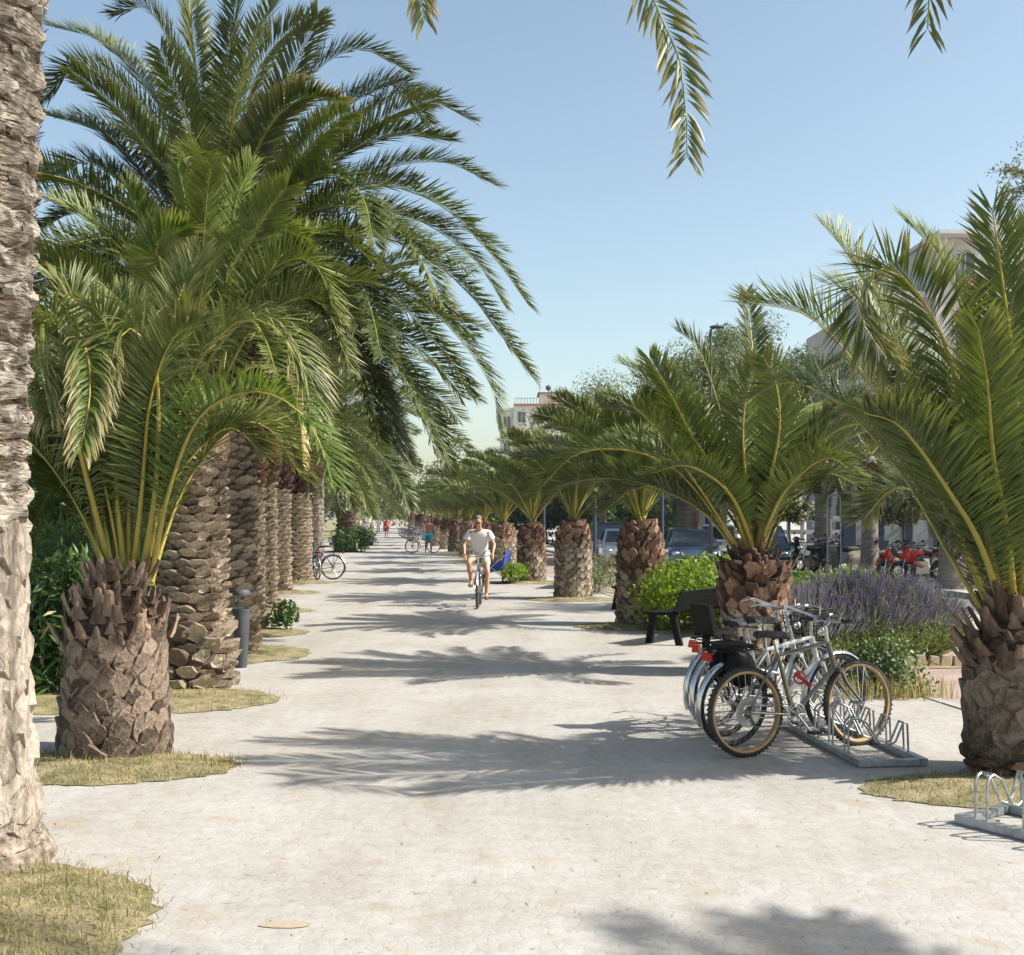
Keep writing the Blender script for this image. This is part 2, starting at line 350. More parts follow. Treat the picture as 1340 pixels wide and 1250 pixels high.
M['lawn'] = mat('dry_lawn', (0.13, 0.14, 0.045), (0.34, 0.28, 0.14), rough=0.95, scale=4, bump=0.6, bscale=40)
M['patch'] = mat('dry_grass_soil', (0.13, 0.13, 0.05), (0.36, 0.29, 0.17), rough=0.95, scale=5, bump=1.0, bscale=50, detail=8)
M['dust'] = mat('buff_dust', (0.36, 0.29, 0.20), (0.42, 0.34, 0.25), rough=0.95, scale=20)
# ------------------------------------------------------------ the setting: ground, promenade, roads
def sheet(name, pts, z, m, kind='structure', label=None):
    b = MB(); b.add([(p[0], p[1], z) for p in pts], [tuple(range(len(pts)))]); o = b.build(name, m, smooth=False)
    return tag(o, label, kind=kind)
def band(name, u0, u1, z, m, v0=-30, v1=420, label=None):
    return sheet(name, [strip(u0, v0), strip(u1, v0), strip(u1, v1), strip(u0, v1)], z, m, label=label)
sheet('ground', [(-2500, -400), (2500, -400), (2500, 5000), (-2500, 5000)], -0.3, M['lawn'])
band('promenade', -2.75, 5.55, 0.0, M['pave'], v0=10.35)
sheet('promenade', [strip(-16, -30), strip(5.55, -30), strip(5.55, 10.35), strip(-2.75, 10.35), strip(-16, 10.35)], 0.0, M['pave'])
sheet('lawn', [strip(-60, 10.35), strip(-2.75, 10.35), strip(-2.75, 420), strip(-60, 420)], 0.004, M['lawn'])
band('cycle_path', 5.67, 9.2, -0.004, M['cycle'])
band('pavement', 9.35, 11.3, 0.0, M['sidewalk'])
band('road', 11.42, 14.0, -0.12, M['asphalt'])
band('pavement', 14.12, 15.9, 0.0, M['sidewalk'])
band('parking_ground', 16.02, 21.0, -0.1, M['asphalt'])
band('pavement', 21.0, 120, -0.02, M['sidewalk'])
for u0, u1, z0, z1 in ((5.55, 5.67, -0.1, 0.012), (9.2, 9.35, -0.1, 0.1), (11.3, 11.42, -0.3, 0.008), (14.0, 14.12, -0.3, 0.008), (15.9, 16.02, -0.3, 0.008)):
    b = MB(); rr = random.Random(3)
    v = -4.0
    while v < 90:                                     # each kerb stone with its joint
        w = 1.0; a = [strip(u0, v), strip(u1, v), strip(u1, v + w - 0.012), strip(u0, v + w - 0.012)]; dz = rr.uniform(-.003, .003)
        b.add([(p[0], p[1], z0) for p in a] + [(p[0], p[1], z1 + dz) for p in a], [(4, 5, 6, 7), (0, 1, 5, 4), (1, 2, 6, 5), (2, 3, 7, 6), (3, 0, 4, 7)]); v += w
    a = [strip(u0, 90), strip(u1, 90), strip(u1, 400), strip(u0, 400)]
    b.add([(p[0], p[1], z0) for p in a] + [(p[0], p[1], z1) for p in a], [(4, 5, 6, 7), (0, 1, 5, 4), (1, 2, 6, 5), (2, 3, 7, 6), (3, 0, 4, 7)])
    tag(b.build('kerb', M['kerb'], smooth=False), kind='structure')
sheet('planting_bed', [strip(5.72, 13.3), strip(7.35, 13.6), strip(7.5, 15.2), strip(6.9, 27.0), strip(5.72, 27.0)], 0.004, M['soil'])

def blades(name, n, pos_fn, hmin, hmax, w, m, dryp=0.4, lean=0.5, kind='stuff', parent=None):
    V = []; T = []; D = []
    for i in range(n):
        x, y, z = pos_fn(); h = random.uniform(hmin, hmax); a = random.uniform(0, 6.28); l = random.uniform(0, lean) * h; la = random.uniform(0, 6.28)
        dx, dy = math.cos(a) * w / 2, math.sin(a) * w / 2; k = len(V)
        lx, ly = math.cos(la) * l, math.sin(la) * l
        V += [(x - dx, y - dy, z), (x + dx, y + dy, z), (x + lx * .4 - dx * .7, y + ly * .4 - dy * .7, z + h * .6), (x + lx * .4 + dx * .7, y + ly * .4 + dy * .7, z + h * .6), (x + lx, y + ly, z + h)]
        T += [(k, k + 1, k + 3), (k, k + 3, k + 2), (k + 2, k + 3, k + 4)]
        d = 1.0 if random.random() < dryp else random.uniform(0, .3); D += [d] * 5
    return tag(link(name, np_mesh(name, V, T, m, attrs={'dry': D}), parent), kind=kind)

def grass_patch(cx, cy, r, n, hmax=0.10, dryp=0.45, sq=1.0):
    b = MB(); rings = 7; nn = 90; vs_ = [(cx, cy, 0.05)]; ph = random.uniform(0, 6)
    edge = [r * (1 + 0.03 * math.sin(2 * a + ph) + 0.012 * math.sin(7 * a + 2 * ph) + .025 * math.sin(17 * a + 3 * ph) * math.sin(5 * a) + .018 * math.sin(31 * a + ph) + random.uniform(-.028, .028)) for a in [2 * math.pi * j / nn for j in range(nn)]]
    for i in range(1, rings + 1):
        t = i / rings
        for j in range(nn):
            a = 2 * math.pi * j / nn; vs_.append((cx + edge[j] * t * math.cos(a), cy + edge[j] * t * math.sin(a) * sq, 0.006 + 0.05 * (1 - t ** 2) + (random.uniform(-.008, .012) if t < 1 else 0)))
    fs = [(0, 1 + j, 1 + (j + 1) % nn) for j in range(nn)]
    for i in range(rings - 1):
        for j in range(nn):
            fs.append((1 + i * nn + j, 1 + (i + 1) * nn + j, 1 + (i + 1) * nn + (j + 1) % nn, 1 + i * nn + (j + 1) % nn))
    b.add(vs_, fs); tag(b.build('grass_bed', M['patch']), kind='structure')
    def pos():
        t = math.sqrt(random.random()); a = random.uniform(0, 6.283)
        e = edge[int(a / 6.2832 * nn) % nn] * (1 + max(0, random.gauss(0, .05)))
        return cx + e * t * math.cos(a), cy + e * t * math.sin(a) * sq, 0.006 + 0.05 * (1 - t * t)
    if n:
        blades('grass', int(n * 1.6), pos, 0.008, hmax * .5, 0.006, M['grass'], dryp, 1.2)
        if n > 1000: blades('grass', n // 9, pos, hmax * .6, hmax * 1.3, 0.007, M['grass'], .3, .5)

# ------------------------------------------------------------ palm fronds
def smooth_curve(pts, n):
    P = np.asarray(pts, float); P = np.vstack([2 * P[0] - P[1], P, 2 * P[-1] - P[-2]]); out = []
    for i in range(1, len(P) - 2):
        for t in np.linspace(0, 1, 12, endpoint=False):
            a, b_, c, d = P[i - 1], P[i], P[i + 1], P[i + 2]
            out.append(0.5 * ((2 * b_) + (-a + c) * t + (2 * a - 5 * b_ + 4 * c - d) * t * t + (-a + 3 * b_ - 3 * c + d) * t ** 3))
    out.append(P[-2]); out = np.array(out)
    s = np.concatenate([[0], np.cumsum(np.linalg.norm(np.diff(out, axis=0), axis=1))]); u = np.linspace(0, s[-1], n)
    return np.stack([np.interp(u, s, out[:, k]) for k in range(3)], 1), s[-1]
def arc_curve(L, e0, droop, n=40, pw=1.4, side=0.0):
    s = np.linspace(0, 1, n); e = R(e0) - R(droop) * s ** pw; a = side * s ** 1.5
    ds = L / (n - 1)
    d = np.stack([np.cos(e) * np.cos(a), np.cos(e) * np.sin(a), np.sin(e)], 1)
    return np.vstack([[0, 0, 0], np.cumsum(d[:-1] * ds, 0)]), L
def unit(a): return a / np.maximum(np.linalg.norm(a, axis=-1, keepdims=True), 1e-9)

def frond_geo(curve, L, pairs=75, leaf=0.42, width=0.026, vee=28, twist=0.0, pet=0.14, spines=True, dry=0.1, sag=0.05, rr=None, thick=1.0, lo=False, ang=(70, 36)):
    """leaflets and rachis of one frond along a 3D curve (n x 3)"""
    rg = rr or rng; n = len(curve)
    T = unit(np.gradient(curve, axis=0))
    h = curve[-1] - curve[0]; h = np.array([h[0], h[1], 0.0])
    if np.linalg.norm(h) < 0.35 * L:
        h2 = curve[int(n * .55)] - curve[0]; h2[2] = 0
        if np.linalg.norm(h2) > np.linalg.norm(h): h = h2
    h = unit(h + 1e-6); B = np.array([-h[1], h[0], 0.0])
    Bn = unit(B - (T @ B)[:, None] * T); Nn = np.cross(T, Bn)
    tw = twist * np.linspace(0, 1, n)[:, None]
    Bt = Bn * np.cos(tw) + Nn * np.sin(tw); Nt = np.cross(T, Bt)
    # stations
    s = pet + (1 - pet) * np.linspace(0, 1, pairs) ** 0.86; s = np.repeat(s, 2); side = np.tile([1.0, -1.0], pairs); K = len(s)
    s = np.clip(s + rg.uniform(-.4, .4, K) * (1 - pet) / pairs, 0, 1)
    idx = s * (n - 1); i0 = np.minimum(idx.astype(int), n - 2); f = (idx - i0)[:, None]
    def samp(A): return A[i0] * (1 - f) + A[i0 + 1] * f
    o = samp(curve); t = unit(samp(T)); b = unit(samp(Bt)); nn = unit(samp(Nt))
    q = np.clip((s - pet) / (1 - pet), 0, 1)
    prof = np.interp(q, [0, .08, .2, .45, .7, .9, 1], [.20, .40, .82, 1.0, .95, .78, .50])
    if spines: prof = np.where(q < .10, prof * rg.uniform(.5, 1.0, K), prof)
    ll = leaf * prof * rg.uniform(.86, 1.1, K)
    a = np.radians(np.interp(q, [0, .3, 1], [ang[0], ang[0] - 6, ang[1]]) + rg.normal(0, 6, K))
    dv = np.radians(vee + rg.normal(0, 11, K))
    ca, sa = np.cos(a)[:, None], np.sin(a)[:, None]; cd, sd_ = np.cos(dv)[:, None], np.sin(dv)[:, None]
    d = unit(ca * t + sa * (cd * b * side[:, None] + sd_ * nn))
    g = np.array([0, 0, -1.0]) * sag
    d2 = unit(d + g * rg.uniform(.5, 1.3, K)[:, None]); d3 = unit(d2 + g * rg.uniform(.4, 1.5, K)[:, None])
    W = unit(np.cross(d, nn) + rg.normal(0, .18, (K, 3))); F = np.cross(d, W)
    w = width * (0.6 + 0.4 * prof) * np.where(q < .1, .55, 1.0); w = w[:, None]; l = ll[:, None]
    p0 = o; p1 = o + d * l * .35; p2 = p1 + d2 * l * .35; p3 = p2 + d3 * l * .3
    if lo:
        V = np.stack([p0 - W * w * .3, p0 + W * w * .3, p2 - W * w * .5, p2 + W * w * .5, p3], 1); tri = np.array([[0, 1, 3], [0, 3, 2], [2, 3, 4]]); nv = 5; tt = np.array([0, 0, .6, .6, 1])
    else:
        V = np.stack([p0, p1 - W * w * .5, p1 - F * w * .16, p1 + W * w * .5, p2 - W * w * .4, p2 - F * w * .12, p2 + W * w * .4, p3], 1)
        tri = np.array([[0, 2, 1], [0, 3, 2], [1, 2, 5], [1, 5, 4], [2, 3, 6], [2, 6, 5], [4, 5, 7], [5, 6, 7]]); nv = 8; tt = np.array([0, .3, .3, .3, .65, .65, .65, 1])
    Tm = (tri[None] + (np.arange(K) * nv)[:, None, None]).reshape(-1, 3)
    dt = np.clip(dry * (0.3 + 1.6 * q ** 3)[:, None] * 2.2 * np.clip(tt[None] - .45, 0, 1) * rg.uniform(.1, 2.0, K)[:, None], 0, .95)
    sp = (q < .09)[:, None]; dt = np.where(sp, .25, dt)
    # rachis
    rad = np.interp(np.linspace(0, 1, n), [0, .03, .15, .6, 1], [.036, .026, .017, .009, .0025]) * thick
    m = 5; step = max(1, n // 20); ii = list(range(0, n, step)); ii = ii if ii[-1] == n - 1 else ii + [n - 1]
    RV = []; 
    for i in ii:
        for j in range(m):
            an = 2 * math.pi * j / m; RV.append(curve[i] + (Bt[i] * math.cos(an) * 1.35 + Nt[i] * math.sin(an) * .8) * rad[i])
    RT = []
    for i in range(len(ii) - 1):
        for j in range(m):
            p, q_ = i * m + j, i * m + (j + 1) % m; RT += [(p, q_, q_ + m), (p, q_ + m, p + m)]
    return V.reshape(-1, 3), Tm, dt.ravel(), np.array(RV), np.array(RT)

def add_frond(root, curve, L, m, two=True, rm=None, **kw):
    V, T, D, RV, RT = frond_geo(curve, L, **kw)
    me = np_mesh('frond', V, T, m, attrs={'dry': D}); o = link('frond', me, root)
    rme = np_mesh('rachis', RV, RT, rm or M['rachis'], smooth=True); link('rachis', rme, o)
    return o
def frond_mesh(L, e0, droop, m, side=0.0, **kw):
    c, _ = arc_curve(L, e0, droop, 30, side=side)
    V, T, D, RV, RT = frond_geo(c, L, **kw); k = len(V)
    return np_mesh('frond', np.vstack([V, RV]), np.vstack([T, RT + k]), [m, M['rachis']], mi=np.concatenate([np.zeros(len(T)), np.ones(len(RT))]).astype(int), attrs={'dry': np.concatenate([D, np.zeros(len(RV))])})
BANK = {}
def bank(kind):
    if kind in BANK: return BANK[kind]
    res = []
    spec = {'young': dict(e=(82, 74, 66, 56, 46, 34, 22), dr=(50, 60, 64, 66, 64, 60, 52), L=(2.35, 2.5, 2.6, 2.65, 2.55, 2.4, 2.2), leaf=.42, m=M['palm_young'], pet=.13),
            'mature': dict(e=(86, 74, 60, 46, 32, 16, 0, -18, -38, -55), dr=(30, 46, 56, 64, 66, 66, 64, 52, 38, 26), L=(2.9, 3.4, 3.7, 3.8, 3.8, 3.7, 3.5, 3.2, 2.8, 2.2), leaf=.44, m=M['palm_dark'], pet=.08)}
    base, det = kind.split('_'); sp = spec[base]
    for e, dr, L in zip(sp['e'], sp['dr'], sp['L']):
        for v in range(2):
            if det == 'near': kw = dict(pairs=175, width=.022)
            elif det == 'mid': kw = dict(pairs=110, width=.030, lo=True)
            else: kw = dict(pairs=44, width=.065, lo=True)
            res.append((e, frond_mesh(L * (1 + .06 * v), e - 4 * v, dr + 8 * v, sp['m'], side=(.25 if v else -.2), leaf=sp['leaf'], pet=sp['pet'], dry=.12, spines=base == 'young', twist=(.5 if v else -.5), **kw)))
    BANK[kind] = res
    return res
def crown(root, z, kind, n, scale=1.0, r0=0.12, seed=0, emin=-90, emax=90, az0=0, azr=(0, 360), lift=.35):
    rg = random.Random(seed); bk = [b for b in bank(kind) if emin <= b[0] <= emax]
    for i in range(n):
        q = (i + .5) / n; e, me = bk[min(len(bk) - 1, int(q * len(bk)))] if rg.random() < .8 else rg.choice(bk)
        a = az0 + i * 137.5 + rg.uniform(-14, 14)
        a = azr[0] + (a % 360) * (azr[1] - azr[0]) / 360
        f = max(0.0, (e + 40) / 130)
        s = scale * rg.uniform(.9, 1.08); rr_ = r0 * (1.25 - f)
        link('frond', me, root, (rr_ * math.cos(R(a)), rr_ * math.sin(R(a)), z + lift * f - .1 + rg.uniform(-.05, .05)), (R(rg.uniform(-10, 10)), R(rg.uniform(-6, 6)), R(a)), s)

# ------------------------------------------------------------ trunks
def base_mesh(w, h, p, m, seed, lip=1.0, top=0.8, tilt=.5, name='leaf_base', irregular=.14, low=0.3, face=None):
    """one diamond shaped leaf base; x across, z up, -y out of the trunk: slopes out from its lower point to a thin proud rim, cut face inside"""
    rg = random.Random(seed); k = 10; V = []; jr = [1 + rg.uniform(-irregular, irregular) for _ in range(k)]; skew = rg.uniform(-.25, .25)
    for ring, (s, out) in enumerate(((1.04, 0), (0.97, 0.8), (0.90, 1.0), (top * .86, .80))):
        for j in range(k):
            a = 2 * math.pi * j / k + math.pi / 2
            cx, cz = math.cos(a), math.sin(a)
            ex = abs(cx) ** 1.2 * math.copysign(1, cx); ez = abs(cz) ** 1.2 * math.copysign(1, cz)
            x = (ex + skew * ez * .4) * w * s * jr[j]; z = ez * h * s * jr[j] + (h * .22 * tilt * out)
            hgt = (low + (1 - low) * (cz * .5 + .5)) * lip * (1 + rg.uniform(-.12, .12))
            V.append((x, -p * out * hgt if ring else 0.035, z))
    V.append((rg.uniform(-.12, .12) * w, -p * (low * .5 + .38 + rg.uniform(-.1, .25)), h * .12 * tilt + rg.uniform(-.12, .12) * h))
    F = []
    for r_ in range(3):
        for j in range(k): F.append((r_ * k + j, r_ * k + (j + 1) % k, (r_ + 1) * k + (j + 1) % k, (r_ + 1) * k + j))
    F += [(3 * k + j, 3 * k + (j + 1) % k, 4 * k) for j in range(k)]
    b = MB(); b.add(V, F); me = bpy.data.meshes.new(name); me.from_pydata(b.v, [], b.f); me.materials.append(m)
    if face: me.materials.append(face); me.polygons.foreach_set('material_index', [0] * (2 * k) + [1] * (2 * k))
    shade(me, 32); return me
def stub_mesh(L, w, m, seed, name='petiole_stub'):
    rg = random.Random(seed); L *= rg.uniform(.7, 1.2); b = MB(); V = []; nseg = 4
    for i in range(nseg + 1):
        t = i / nseg; ww = w * (1.25 - .75 * t ** .6); th = w * (.5 - .2 * t)
        y = -.05 - L * .55 * t ** .9; z = L * (t ** 1.1) - .04
        for (a, c) in ((-1, .15), (-.55, -.75), (.55, -.75), (1, .15), (0, .55)):
            V.append((a * ww + rg.uniform(-.004, .004), y + c * th * .9 + rg.uniform(-.003, .003), z + c * th * .35 + (rg.uniform(-.02, .02) if i == nseg else 0)))
    F = []
    for i in range(nseg):
        for j in range(5): F.append((i * 5 + j, i * 5 + (j + 1) % 5, (i + 1) * 5 + (j + 1) % 5, (i + 1) * 5 + j))
    F.append(tuple(nseg * 5 + j for j in range(5)))
    b.add(V, F); me = bpy.data.meshes.new(name); me.from_pydata(b.v, [], b.f); me.materials.append(m); return me
def interp(prof, z): return float(np.interp(z, [p[0] for p in prof], [p[1] for p in prof]))
def lean_at(lean, z, H): return np.array(lean) * (z / H) ** 1.3
def trunk_core(root, prof, m, lean=(0, 0), name='trunk', n=28, bumpy=.025):
    b = MB(); H = prof[-1][0]; zs = np.linspace(-.12, H, int(H / .09) + 4); vs_ = []
    for z in zs:
        r = interp(prof, max(z, 0)); l = lean_at(lean, max(z, 0), H)
        for j in range(n):
            a = 2 * math.pi * j / n; rr_ = r * (1 + random.uniform(-bumpy, bumpy)); vs_.append((l[0] + rr_ * math.cos(a), l[1] + rr_ * math.sin(a), z))
    fs = [(i * n + j, i * n + (j + 1) % n, (i + 1) * n + (j + 1) % n, (i + 1) * n + j) for i in range(len(zs) - 1) for j in range(n)]
    fs.append(tuple((len(zs) - 1) * n + j for j in range(n)))
    b.add(vs_, fs); return b.build(name, m, root)
def scales(root, prof, z0, z1, dz, per, meshes, lean=(0, 0), name='leaf_base', join=False, jit=.12, out=0.0, sz=(.9, 1.1), seed=1, pitch=0.0, spiral=0.0, vis=None):
    rg = random.Random(seed); H = prof[-1][0]; row = 0; z = z0; tr = root.children[0] if False else root
    items = []
    while z < z1:
        for k in range(per):
            a = 2 * math.pi * (k + .5 * (row % 2) + spiral * row) / per + rg.uniform(-jit, jit) * 2 * math.pi / per
            zz = z + rg.uniform(-jit, jit) * dz * 1.6; r = interp(prof, zz) + out; l = lean_at(lean, max(zz, 0), H)
            sc = rg.uniform(*sz)
            mt = Matrix.Translation((l[0] + r * math.cos(a), l[1] + r * math.sin(a), zz)) @ Matrix.Rotation(a + math.pi / 2, 4, 'Z') @ Matrix.Rotation(-pitch + rg.uniform(-.12, .12), 4, 'X') @ Matrix.Rotation(rg.uniform(-.14, .14), 4, 'Y') @ Matrix.Diagonal((sc * rg.uniform(.92, 1.08), sc * rg.uniform(.75, 1.25), sc, 1))
            items.append((rg.choice(meshes), mt))
        row += 1; z += dz
    if join:
        b = MB(); mats_ = []
        for me, mt in items:
            for m_ in me.materials:
                if m_ not in mats_: mats_.append(m_)
            k0 = len(b.f); b.add([mt @ v.co for v in me.vertices], [tuple(p.vertices) for p in me.polygons])
            for q, p in enumerate(me.polygons): b.m[k0 + q] = mats_.index(me.materials[p.material_index])
        o = b.build(name, mats_, root, smooth=False); tag(o, kind='stuff'); return o
    for me, mt in items:
        o = link(name, me, root); o.matrix_local = mt
def fibre_tufts(root, prof, z0, z1, n, m, lean=(0, 0), size=.05, tilt=.6):
    V = []; T = []; H = prof[-1][0]
    for i in range(n):
        a = random.uniform(0, 6.283); z = random.uniform(z0, z1); r = interp(prof, z) + random.uniform(.0, .035); l = lean_at(lean, z, H)
        c = np.array([l[0] + r * math.cos(a), l[1] + r * math.sin(a), z]); tdir = np.array([-math.sin(a), math.cos(a), random.uniform(-tilt, tilt)]) * random.uniform(.5, 1.6) * size
        up = np.array([math.cos(a) * random.uniform(0, .5), math.sin(a) * random.uniform(0, .5), random.choice((-1, 1))]) * .004
        k = len(V); V += [c - tdir, c + tdir, c + tdir * .4 + up * 1.5, c - tdir * .7 - up * 1.2]; T += [(k, k + 1, k + 2), (k, k + 2, k + 3)]
    tag(link('fibre', np_mesh('fibre', V, T, m), root), kind='stuff')
# ------------------------------------------------------------ palms
def seen(pts, Z0, dY, L_only=False):
    P = np.asarray(pts, float); s = np.concatenate([[0], np.cumsum(np.linalg.norm(np.diff(P, axis=0), axis=1))]); s /= s[-1]
    return np.array([at(p[0], Z0 + dY * q ** 1.3, p[1]) for p, q in zip(P, s)])
def heroes(root, base, Z0, lst, m, n=44, **kw):
    bx = np.array(root.location)
    for it in lst:
        pts, dY = it[0], it[1]; k = dict(kw); mm = m
        if len(it) > 2: k.update(it[2]); mm = k.pop('m', m)
        c, L = smooth_curve(seen(pts, Z0, dY), n)
        k.setdefault('twist', rng.uniform(-.3, .3)); rm = k.pop('rm', None)
        add_frond(root, c - bx, L, mm, rm=rm, **k)

# --- tall palm cut by the left edge of the frame
L0 = thing('palm_tree', 'tall pale-trunked palm in the near left corner, its crown above the frame', 'palm tree', (-2.97, 5.95, 0), 0)
prof0 = [(0, .58), (.12, .50), (.35, .435), (.8, .395), (1.5, .365), (2.4, .36), (3.3, .37), (4.2, .385), (7.8, .42), (8.2, .33)]
LN = (.20, 0)
trunk_core(L0, prof0, M['core_pale'], LN, bumpy=.02)
sc0 = [base_mesh(.185, .066, .017, M['pale_rings'], 10 + i, top=.94, tilt=-.3, low=.7, irregular=.07, name='leaf_scar') for i in range(6)]
sc0b = [base_mesh(.185, .155, .02, M['base_pale'], 30 + i, top=.92, tilt=-.15, low=.75, irregular=.09, name='leaf_scar') for i in range(6)]
scales(L0, prof0, .30, 1.75, .135, 8, sc0b, LN, name='leaf_scar', seed=4, jit=.16)
scales(L0, prof0, 1.74, 4.65, .1, 7, sc0, LN, name='leaf_scar', seed=5, jit=.14, sz=(.95, 1.12))
scales(L0, prof0, 4.66, 8.1, .1, 7, sc0, LN, name='leaf_scar', seed=6, jit=.14, join=True)
fibre_tufts(L0, prof0, 1.9, 5.2, 3600, M['fibre'], LN, size=.12, tilt=.22)
fibre_tufts(L0, [(0, .50), (.3, .46)], 0.0, .26, 260, M['fibre'], size=.05)
crown(L0, 8.2, 'mature_near', 44, 1.1, .25, seed=11, emin=14)
heroes(L0, None, 5.8, [
    ([(-60, -1010), (240, -1000), (540, -640), (740, -220), (840, -30), (893, 90), (899, 205)], -.5, dict(dry=.5, sag=.2, pet=.1, leaf=.28, vee=16, twist=1.5)),
    ([(-60, -1010), (160, -960), (340, -600), (470, -210), (535, -80), (556, 25)], -.6, dict(dry=.9, sag=.5, leaf=.24, vee=5, twist=1.4)),
], M['palm_dark'], pairs=217, width=0.0216)
grass_patch(-2.62, 5.0, 1.04, 3600, hmax=.085, dryp=.5, sq=.86)

# --- palm above and right of the frame: only its shadow and a frond tip show
P0 = thing('palm_tree', 'tall palm beyond the right edge whose frond tip hangs into the top right sky', 'palm tree', (10.3, .5, 0), 0)
prof = [(0, .45), (.3, .38), (4.2, .36), (4.5, .25)]
trunk_core(P0, prof, M['core_brown'])
scales(P0, prof, .1, 4.4, .17, 8, [base_mesh(.16, .11, .08, M['base_tan'], 60 + i, face=M['face_tan']) for i in range(3)], join=True)
crown(P0, 4.5, 'mature_mid', 50, 1.2, .2, seed=5, emin=-5)
heroes(P0, None, 3.0, [([(4300, -900), (3000, -1250), (2000, -900), (1450, -400), (1240, -90), (1214, 38)], 2.0, dict(dry=.2, sag=.3, leaf=.3, vee=10, twist=1.4))], M['palm_dark'], pairs=174, width=0.0202)

# --- L1: short stout palm, left foreground
L1 = thing('palm_tree', 'short stout young palm in the left foreground with brown diamond leaf bases and stubs', 'palm tree', (-2.98, 8.62, 0), 0)
prof1 = [(0, .385), (.15, .375), (.4, .36), (.8, .34), (.92, .315), (1.05, .28), (1.18, .21), (1.28, .14)]
trunk_core(L1, prof1, M['core_brown'], bumpy=.04)
scales(L1, prof1, .04, .90, .082, 16, [base_mesh(.088, .096, .046, M['base_brown'], 70 + i, top=.5, tilt=.8, irregular=.24, low=.2, face=M['face_grey']) for i in range(10)], seed=2, jit=.2, sz=(.8, 1.2), pitch=.12)
scales(L1, prof1, .92, 1.46, .06, 11, [stub_mesh(.135, .052, M['stub'], 80 + i) for i in range(6)], name='petiole_stub', seed=3, jit=.25, sz=(.6, 1.2), pitch=.12)
fibre_tufts(L1, prof1, .15, 1.3, 500, M['fibre'], size=.05)
Y = dict(rm=M['petiole'])
heroes(L1, None, 8.7, [
    ([(184, 762), (203, 640), (207, 520), (196, 455), (168, 430), (146, 462), (132, 535)], -.9, dict(sag=.5, dry=.45)),
    ([(190, 762), (215, 620), (252, 490), (305, 425), (355, 425), (393, 480), (410, 560)], -.4, dict(leaf=.46, dry=.5, sag=.35)),
    ([(196, 765), (222, 640), (262, 545), (325, 513), (378, 528), (415, 572), (434, 632)], -.9, dict(leaf=.36, dry=.1, m=M['palm_fresh'])),
    ([(150, 762), (140, 700), (108, 610), (70, 540), (42, 512)], .2, {}),
    ([(150, 765), (122, 660), (98, 560), (92, 490), (110, 452), (118, 510), (106, 590)], -1.2, dict(sag=.7, dry=.7, leaf=.36)),
    ([(168, 762), (168, 640), (166, 550), (166, 478)], -.1, dict(leaf=.24, vee=50, dry=.7, ang=(35, 15))),
    ([(140, 765), (112, 610), (84, 460), (62, 410), (50, 450), (66, 545)], -.6, dict(sag=.5, dry=.6)),
    ([(145, 762), (128, 640), (114, 500), (100, 400), (72, 370), (46, 395)], .6, {}),
    ([(170, 762), (190, 600), (214, 470), (238, 380), (262, 330)], .9, {}),
    ([(176, 762), (186, 600), (183, 450), (160, 395), (140, 385)], 1.0, dict(m=M['palm_fresh'])),
    ([(196, 762), (240, 640), (300, 560), (350, 560), (392, 620)], 1.0, {}),
    ([(160, 764), (142, 660), (112, 540), (70, 450), (44, 430)], -.4, dict(pet=.2)),
    ([(172, 764), (186, 640), (196, 530), (222, 450), (262, 420)], -.7, dict(leaf=.36, pet=.2)),
    ([(164, 764), (152, 640), (150, 520), (140, 430), (120, 400)], -.5, dict(pet=.22)),
    ([(180, 764), (214, 660), (250, 600), (300, 560), (340, 590)], .4, dict(pet=.2)),
    ([(150, 764), (116, 680), (72, 600), (30, 560)], .5, dict(pet=.2)),
    ([(186, 764), (206, 640), (230, 560), (248, 470), (240, 400)], .3, {}),
    ([(158, 764), (150, 620), (130, 500), (125, 440), (110, 410)], .4, {}),
], M['palm_young'], pairs=181, width=0.0180, leaf=.40, dry=.3, thick=1.0, pet=.14, vee=30, **Y)
crown(L1, 1.15, 'young_near', 10, .95, .13, seed=21, emin=66, azr=(60, 200))
grass_patch(-3.0, 8.17, 1.06, 2200, hmax=.07, dryp=.5, sq=.5)

# --- L2, the wide ridged trunk with the young pale green crown
L2 = thing('palm_tree', 'thick ridged palm trunk behind the short stout palm, pale green upright crown', 'palm tree', (-3.37, 12.1, 0), 0)
prof2 = [(0, .39), (.2, .355), (.6, .325), (1.5, .305), (2.3, .30), (3.0, .31), (3.25, .28), (3.5, .18)]
trunk_core(L2, prof2, M['core_brown'], bumpy=.03)
scales(L2, prof2, .05, .62, .125, 11, [base_mesh(.12, .085, .12, M['base_tan'], 100 + i, top=.6, tilt=.6, irregular=.28, face=M['face_tan']) for i in range(6)], seed=8, jit=.25, sz=(.8, 1.25))
scales(L2, prof2, .66, 2.42, .092, 13, [base_mesh(.108, .055, .082, M['base_tan'], 110 + i, top=.74, tilt=1.0, low=.1, irregular=.15, face=M['face_tan']) for i in range(6)], seed=9, jit=.13)
scales(L2, prof2, 2.45, 3.1, .12, 11, [base_mesh(.135, .085, .07, M['base_fresh'], 120 + i, top=.8, tilt=.5, low=.4) for i in range(5)], seed=10, jit=.1)
F = dict(m=M['palm_fresh'])
